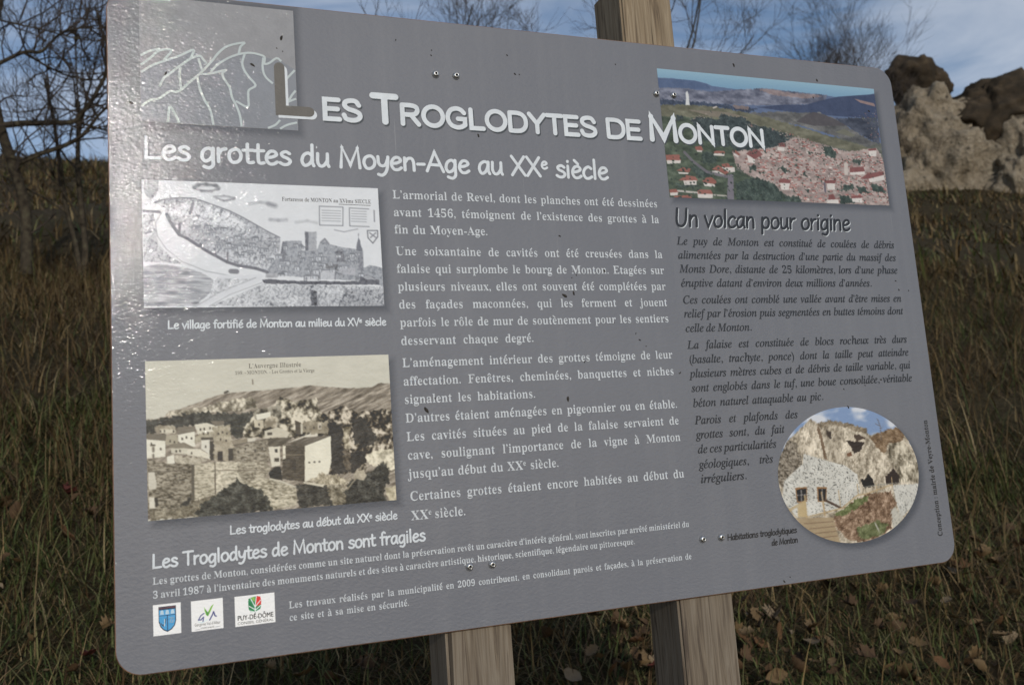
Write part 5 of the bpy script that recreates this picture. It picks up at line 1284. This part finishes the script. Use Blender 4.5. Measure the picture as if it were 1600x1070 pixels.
def bare_tree(name, label, x, y, height, radius, seed, maxlev=4, lean=(0, 0), stems=1, pale=False, limbs=(), kids=(3, 5), group=None):
    rd = random.Random(seed); root = bpy.data.objects.new(name, None); link(root); root.location = (x, y, float(ground_z(x, y)) - 0.05)
    tag(root, label, 'tree', group)
    tb, tw = Tubes(), Tubes()
    for s in range(stems):
        d = np.array([lean[0] + (rd.gauss(0, 0.16) if stems > 1 else 0), lean[1] + (rd.gauss(0, 0.12) if stems > 1 else 0), 1.0])
        grow(rd, tb, tw, root.location, d, height * 0.55 * rd.uniform(0.85, 1.1), radius * (1 if s == 0 else 0.75), 0, maxlev, 0.08, 0.07 if not stems > 1 else 0.09, kids)
    for pts, r0, r1, sub in limbs:
        tb.tube(smooth3(pts), r0, r1, 6)
        for k in range(sub):
            i = rd.randint(0, len(pts) - 2); f = rd.random(); q = np.array(pts[i]) + (np.array(pts[i + 1]) - np.array(pts[i])) * f
            dd = np.array(pts[i + 1]) - np.array(pts[i]); dd /= np.linalg.norm(dd)
            ax = np.array([rd.gauss(0, 1), rd.gauss(0, 1), rd.gauss(0.35, 0.8)])
            grow(rd, tw, tw, q, dd * 0.5 + ax / np.linalg.norm(ax), rd.uniform(0.35, 0.8), rd.uniform(0.006, 0.011), 2, 4, 0.05, 0.25, (3, 4))
    tb.build('trunk', m_pale if pale else m_bark, root); tw.build('crown', m_twig, root)
    return root
def smooth3(pts, n=4):
    p = [np.array(q, float) for q in pts]; out = []
    for i in range(len(p) - 1):
        p0 = p[max(i - 1, 0)]; p1 = p[i]; p2 = p[i + 1]; p3 = p[min(i + 2, len(p) - 1)]
        for k in range(n):
            t_ = k / n; out.append(0.5 * ((2 * p1) + (-p0 + p2) * t_ + (2 * p0 - 5 * p1 + 4 * p2 - p3) * t_ ** 2 + (-p0 + 3 * p1 - 3 * p2 + p3) * t_ ** 3))
    return out + [p[-1]]

TR = [(-1.2, 7.96, 3.15), (-1.19, 7.83, 3.7), (-1.26, 7.71, 4.05), (-1.33, 7.61, 4.3), (-1.38, 7.49, 4.58), (-1.39, 7.32, 4.97), (-1.3, 7.3, 5.5)]
LIMBS = [(TR, 0.055, 0.034, 16),
 ([(-1.36, 7.57, 4.39), (-1.17, 7.58, 4.43), (-1.08, 7.59, 4.44), (-0.93, 7.6, 4.46), (-0.78, 7.61, 4.48), (-0.71, 7.59, 4.55), (-0.62, 7.55, 4.66), (-0.55, 7.5, 4.78), (-0.49, 7.46, 4.9), (-0.47, 7.36, 5.12), (-0.51, 7.29, 5.24), (-0.55, 7.2, 5.41)], 0.030, 0.010, 34),
 ([(-1.3, 7.7, 4.06), (-1.19, 7.69, 4.12), (-1.06, 7.69, 4.19), (-0.89, 7.68, 4.26), (-0.78, 7.67, 4.32), (-0.69, 7.65, 4.39), (-0.62, 7.62, 4.48), (-0.56, 7.6, 4.56), (-0.49, 7.57, 4.63), (-0.36, 7.51, 4.79)], 0.027, 0.010, 24),
 ([(-0.78, 7.61, 4.48), (-0.68, 7.62, 4.47), (-0.59, 7.64, 4.45), (-0.51, 7.65, 4.44), (-0.38, 7.66, 4.41)], 0.014, 0.006, 6),
 ([(-1.36, 7.36, 4.85), (-1.14, 7.35, 4.99), (-1.01, 7.36, 5.01), (-0.93, 7.33, 5.08), (-0.85, 7.3, 5.16), (-0.75, 7.29, 5.21), (-0.7, 7.29, 5.23), (-0.49, 7.29, 5.25)], 0.018, 0.006, 20),
 ([(-1.14, 7.35, 4.99), (-1.05, 7.38, 4.95), (-0.97, 7.41, 4.91), (-0.83, 7.45, 4.86), (-0.7, 7.47, 4.84), (-0.57, 7.48, 4.84), (-0.44, 7.46, 4.89)], 0.013, 0.005, 16),
 ([(-1.35, 7.21, 5.21), (-1.12, 7.25, 5.19), (-0.95, 7.28, 5.18), (-0.73, 7.32, 5.15), (-0.51, 7.34, 5.15)], 0.009, 0.005, 10)]
root = bpy.data.objects.new('bare_tree', None); link(root); root.location = (-1.2, 7.96, float(ground_z(-1.2, 7.96)) - 0.05)
tag(root, 'bare tree with thick crooked limbs reaching towards the left panel edge', 'tree')
tb, tw = Tubes(), Tubes(); rd = random.Random(11)
for pts, r0, r1, sub in LIMBS:
    tb.tube(smooth3(pts), r0, r1, 7)
    for k in range(sub):
        i = rd.randint(0, len(pts) - 2); f = rd.random(); q = np.array(pts[i]) + (np.array(pts[i + 1]) - np.array(pts[i])) * f
        dd = np.array(pts[i + 1]) - np.array(pts[i]); dd /= np.linalg.norm(dd); ax = np.array([rd.gauss(0, 1), rd.gauss(0, 1), rd.gauss(0.4, 0.8)])
        grow(rd, tw, tw, q, dd * 0.5 + ax / np.linalg.norm(ax), rd.uniform(0.35, 0.75), rd.uniform(0.006, 0.011), 2, 4, 0.05, 0.24, (2, 4))
tb.build('trunk', m_bark, root); tw.build('crown', m_twig, root)

bare_tree('bare_tree', 'slender twin stemmed bare tree on the slope left of the panel', -0.77, 8.28, 3.4, 0.036, 21, 4, (0.02, -0.1), 2, False, (), (4, 6))
bare_tree('bare_tree', 'spreading bare tree half hidden behind the panel, twigs showing right of the right post', 5.9, 9.6, 5.0, 0.06, 31, 4, (0.06, 0), 2, False, (), (4, 6))
bare_tree('bare_tree', 'bare tree behind the panel with twigs just clearing its top edge', 3.7, 9.0, 4.3, 0.05, 33, 4, (0, 0), 2, False, (), (4, 6))
SAPS = 'bare saplings above the panel top right'
for i, (x, y, h_, sd, lab) in enumerate(((11.75, 12.1, 5.4, 41, 'tallest bare sapling above the panel, dark single trunk'), (12.75, 12.45, 5.0, 42, 'bushy bare sapling right of the tallest one above the panel'), (10.85, 11.7, 4.6, 43, 'leftmost thin bare sapling of the group above the panel'), (13.7, 13.0, 4.0, 44, 'short bare sapling above the rounded panel corner'), (14.7, 13.7, 3.4, 45, 'low twiggy sapling beside the dark boulder'), (12.25, 12.9, 4.4, 46, 'thin bare sapling standing behind the two tallest ones'))):
    bare_tree('bare_tree', lab, x, y, h_, 0.038, sd, 4, (0.0, 0), 1 if i in (0, 2) else 2, False, (), (4, 6), SAPS)
for i, (x, y, h_, sd, lab) in enumerate(((16.05, 14.2, 1.9, 61, 'thin leafless shrub at the left foot of the outcrop'), (18.55, 13.1, 1.9, 62, 'dark leafless shrub below the right boulder'), (15.6, 14.8, 1.6, 63, 'leafless shrub between panel edge and outcrop'))):
    bare_tree('bare_shrub', lab, x, y, h_, 0.016, sd, 3, (0, 0), 5, False, (), (3, 5), 'leafless shrubs around the outcrop')['category'] = 'shrub'

# ------------------------------------------------------------------ grass
m_grass, nt, b = new_mat('grass_blades')
a = N(nt, 'ShaderNodeAttribute', attribute_name='tint'); nt.links.new(a.outputs['Color'], b.inputs['Base Color'])
b.inputs['Roughness'].default_value = 0.7; b.inputs['Specular IOR Level'].default_value = 0.15
def low(x, y, s, k):
    return 0.5 + 0.25 * (np.sin(x * s + k) * np.cos(y * s * 1.13 + 2 * k) + np.sin((x + y) * s * 0.63 + 3 * k) * np.cos((x - y) * s * 0.71 + k))
def grass(name, label, n, dmin, dmax, length, width, segs, seed, straw, lean0, tone=0.92):
    r = np.random.default_rng(seed)
    az = np.radians(r.uniform(-17, 58, n)); d = np.sqrt(r.uniform(dmin ** 2, dmax ** 2, n))
    ncl = n // 14
    clump = r.integers(0, ncl, n); jit = r.normal(0, 0.055 + 0.006 * dmax, (n, 2))
    x = CAM_POS.x + (d * np.sin(az))[clump] + jit[:, 0]; y = CAM_POS.y + (d * np.cos(az))[clump] + jit[:, 1]
    keep = ~((np.abs(y - 0.045) < 0.06) & (np.abs(x - 0.535) < 0.22)) & (y > 0.25)
    x, y = x[keep], y[keep]; n = len(x); clump = clump[keep]
    z = ground_z(x, y) - 0.01
    cl_az = r.uniform(0, 2 * np.pi, ncl); cl_len = r.uniform(0.35, 1.5, ncl); cl_tone = r.random(ncl)
    ph = cl_az[clump] + r.normal(0, 1.5, n)
    L = length * cl_len[clump] * r.uniform(0.45, 1.25, n); Wd = width * r.uniform(0.6, 1.3, n)
    lean = np.abs(r.normal(lean0, 0.5, n)); curl = r.uniform(0.2, 1.4, n)
    dirx, diry = np.cos(ph), np.sin(ph); sx_, sy_ = -diry, dirx
    rows = []; cx_, cy_, cz_ = x.copy(), y.copy(), z.copy(); ang = lean.copy()
    for k in range(segs + 1):
        wk = Wd * (1 - k / segs) ** 0.7 if k < segs else Wd * 0
        if k < segs:
            rows.append(np.stack([cx_ - sx_ * wk, cy_ - sy_ * wk, cz_], -1)); rows.append(np.stack([cx_ + sx_ * wk, cy_ + sy_ * wk, cz_], -1))
        else: rows.append(np.stack([cx_, cy_, cz_], -1))
        st = L / segs
        cx_ = cx_ + dirx * np.sin(ang) * st; cy_ = cy_ + diry * np.sin(ang) * st; cz_ = cz_ + np.cos(ang) * st - 0.06 * st
        ang = ang + curl / segs
    V = np.stack(rows, 1); nv = V.shape[1]; base = (np.arange(n) * nv)[:, None]
    lo = []; sz = []
    for k in range(segs - 1): lo.append(base + np.array([2 * k, 2 * k + 1, 2 * k + 3, 2 * k + 2])); sz.append(np.full((n, 1), 4))
    lo.append(base + np.array([2 * segs - 2, 2 * segs - 1, 2 * segs])); sz.append(np.full((n, 1), 3))
    loops = np.concatenate(lo, 1).ravel(); sizes = np.concatenate(sz, 1).ravel()
    # colour: straw, brown, green by patch and blade
    g = np.clip(low(x, y, 2.3, 0.7) * 0.8 + low(x, y, 7.0, 1.9) * 0.5 - straw + (cl_tone[clump] - 0.5) * 0.55, 0, 1)
    isg = r.random(n) < g
    pal_s = np.array([(0.150, 0.108, 0.052), (0.110, 0.076, 0.036), (0.078, 0.050, 0.026), (0.190, 0.148, 0.080), (0.060, 0.038, 0.022)]); pal_g = np.array([(0.048, 0.060, 0.018), (0.066, 0.072, 0.026), (0.034, 0.048, 0.015), (0.085, 0.082, 0.034)])
    col = np.where(isg[:, None], pal_g[r.integers(0, 4, n)], pal_s[r.choice(5, n, p=[0.27, 0.28, 0.2, 0.1, 0.15])]) * r.uniform(0.75, 1.2, (n, 1)) * tone
    cols = np.repeat(col, nv, 0)
    me = mesh_np(name, V.reshape(-1, 3), loops, sizes, m_grass, cols)
    return tag(link(bpy.data.objects.new(name, me)), label, 'grass', None, 'stuff')
grass('grass', 'short green and brown grass on the slope below the panel', 105000, 1.4, 5.0, 0.15, 0.0026, 3, 101, 0.10, 1.0, 1.3)
grass('grass', 'tangled dry straw grass on the middle of the slope', 70000, 3.6, 11.0, 0.27, 0.0036, 3, 102, 0.42, 0.95, 1.08)
grass('grass', 'dry brown grass covering the upper slope', 80000, 9.5, 36.0, 0.28, 0.012, 2, 103, 0.42, 0.95, 1.15)
grass('grass', 'long dead stems standing above the turf', 9000, 2.6, 9.0, 0.42, 0.0018, 3, 104, 0.9, 0.6)

# ------------------------------------------------------------------ fallen leaves
def leaf_material(name, rgb):
    m, nt, b = new_mat(name)
    t = N(nt, 'ShaderNodeTexCoord'); a1 = N(nt, 'ShaderNodeTexNoise', Scale=45.0, Detail=4.0); nt.links.new(t.outputs['Object'], a1.inputs['Vector'])
    nt.links.new(ramp(nt, a1.outputs['Fac'], [(0.3, tuple(v * 0.5 for v in rgb)), (0.7, rgb)]), b.inputs['Base Color']); b.inputs['Roughness'].default_value = 0.75; b.inputs['Specular IOR Level'].default_value = 0.2
    return m
LEAF_MATS = [('tan', leaf_material('tan_leaf', (0.17, 0.112, 0.056))), ('brown', leaf_material('brown_leaf', (0.10, 0.060, 0.032))), ('pale', leaf_material('pale_leaf', (0.24, 0.18, 0.115))), ('rust', leaf_material('rust_leaf', (0.135, 0.072, 0.034))), ('red', leaf_material('red_leaf', (0.085, 0.022, 0.018)))]
def leaf_mesh(seed, mat):
    rd = random.Random(seed); half = [(0.0, 0.02), (0.16, 0.10), (0.34, 0.05), (0.28, 0.22), (0.52, 0.30), (0.40, 0.42), (0.50, 0.62), (0.30, 0.60), (0.26, 0.82), (0.12, 0.80), (0.0, 1.05)]
    if seed % 3 == 0: half = [(0.0, 0.0), (0.14, 0.08), (0.26, 0.22), (0.31, 0.38), (0.33, 0.5), (0.31, 0.62), (0.25, 0.74), (0.19, 0.84), (0.12, 0.93), (0.05, 1.0), (0.0, 1.04)]
    elif seed % 3 == 1: half = [(0.0, 0.0), (0.12, 0.10), (0.20, 0.20), (0.15, 0.30), (0.29, 0.40), (0.20, 0.50), (0.32, 0.62), (0.20, 0.70), (0.24, 0.84), (0.10, 0.90), (0.0, 1.0)]
    V = []; cur = rd.uniform(0.8, 3.4); fold = rd.uniform(0.3, 1.4); tw = rd.uniform(-0.6, 0.6)
    def bend(x, y):
        x *= rd.uniform(0.88, 1.12); z = abs(x) * fold + cur * 0.28 * (y - 0.5) ** 2 + tw * x * y + rd.uniform(-0.03, 0.03)
        return (x, y - 0.5, z)
    mid = [bend(0, y) for x, y in half]; rt = [bend(x, y) for x, y in half]; lt = [bend(-x, y) for x, y in half]
    n = len(half); V = mid + rt + lt; F = []
    for i in range(n - 1):
        F.append((i, n + i, n + i + 1, i + 1)); F.append((i, i + 1, 2 * n + i + 1, 2 * n + i))
    b0 = len(V); V += [(-0.015, -0.5, 0.0), (0.015, -0.5, 0.0), (0.012, -0.85, 0.05), (-0.012, -0.85, 0.05)]; F.append((b0, b0 + 1, b0 + 2, b0 + 3))
    me = bpy.data.meshes.new('fallen_leaf'); me.from_pydata(V, [], F); me.update(); me.materials.append(mat)
    me.polygons.foreach_set('use_smooth', np.ones(len(F), bool))
    return me
LEAVES = [(nm, [leaf_mesh(s * 7 + i * 31, m) for s in range(6)]) for i, (nm, m) in enumerate(LEAF_MATS)]
rl = random.Random(5)
LOOK = {'tan': 'curled tan', 'brown': 'curled dark brown', 'pale': 'curled pale beige', 'rust': 'curled rust orange', 'red': 'dark red'}
def put_leaf(x, y, s, kind):
    z = float(ground_z(x, y)); k = (0 - CAM_POS.y) / (y - CAM_POS.y)              # where the sight line crosses the panel plane
    hx = CAM_POS.x + k * (x - CAM_POS.x); hz = CAM_POS.z + k * (z + 0.08 - CAM_POS.z)
    if 0.0 < hx < 1.1 and hz > TOP_Z - 0.739: return
    v = Vector((x, y, z)) - CAM_POS; dz = v.dot(_f); sx_, sy_ = v.dot(_r) / dz, v.dot(_u) / dz
    if abs(sx_) > 0.585 or abs(sy_) > 0.40: return
    zone = 'left of the panel' if hx < 0.04 else ('below the lower left panel edge' if hx < 0.34 else ('between the two posts' if hx < 0.69 else ('right of the right post' if hx < 0.95 else 'below the lower right panel corner')))
    nm, ms = LEAVES[kind]
    o = bpy.data.objects.new('fallen_leaf', rl.choice(ms)); link(o)
    o.location = (x, y, z + rl.uniform(0.03, 0.085)); o.scale = (s * rl.uniform(0.85, 1.1), s, s * rl.uniform(0.7, 1.3))
    o.rotation_euler = (0.38 + rl.gauss(0, 0.5), rl.gauss(0, 0.5), rl.uniform(0, 6.28))
    tag(o, '%s fallen leaf lying in the grass %s' % (LOOK[nm], zone), 'leaf', '%s fallen leaves %s' % (LOOK[nm], zone))
for k in range(520):
    if k < 380: d = rl.uniform(2.25, 4.2); az = math.radians(rl.uniform(24, 53))
    elif k < 425: d = rl.uniform(2.3, 4.0); az = math.radians(rl.uniform(-12, -2))
    else: d = rl.uniform(2.2, 3.2); az = math.radians(rl.uniform(2, 36))
    put_leaf(CAM_POS.x + d * math.sin(az), CAM_POS.y + d * math.cos(az), rl.uniform(0.036, 0.07), rl.choices(range(5), (6, 6, 1.2, 2, 0.25))[0])
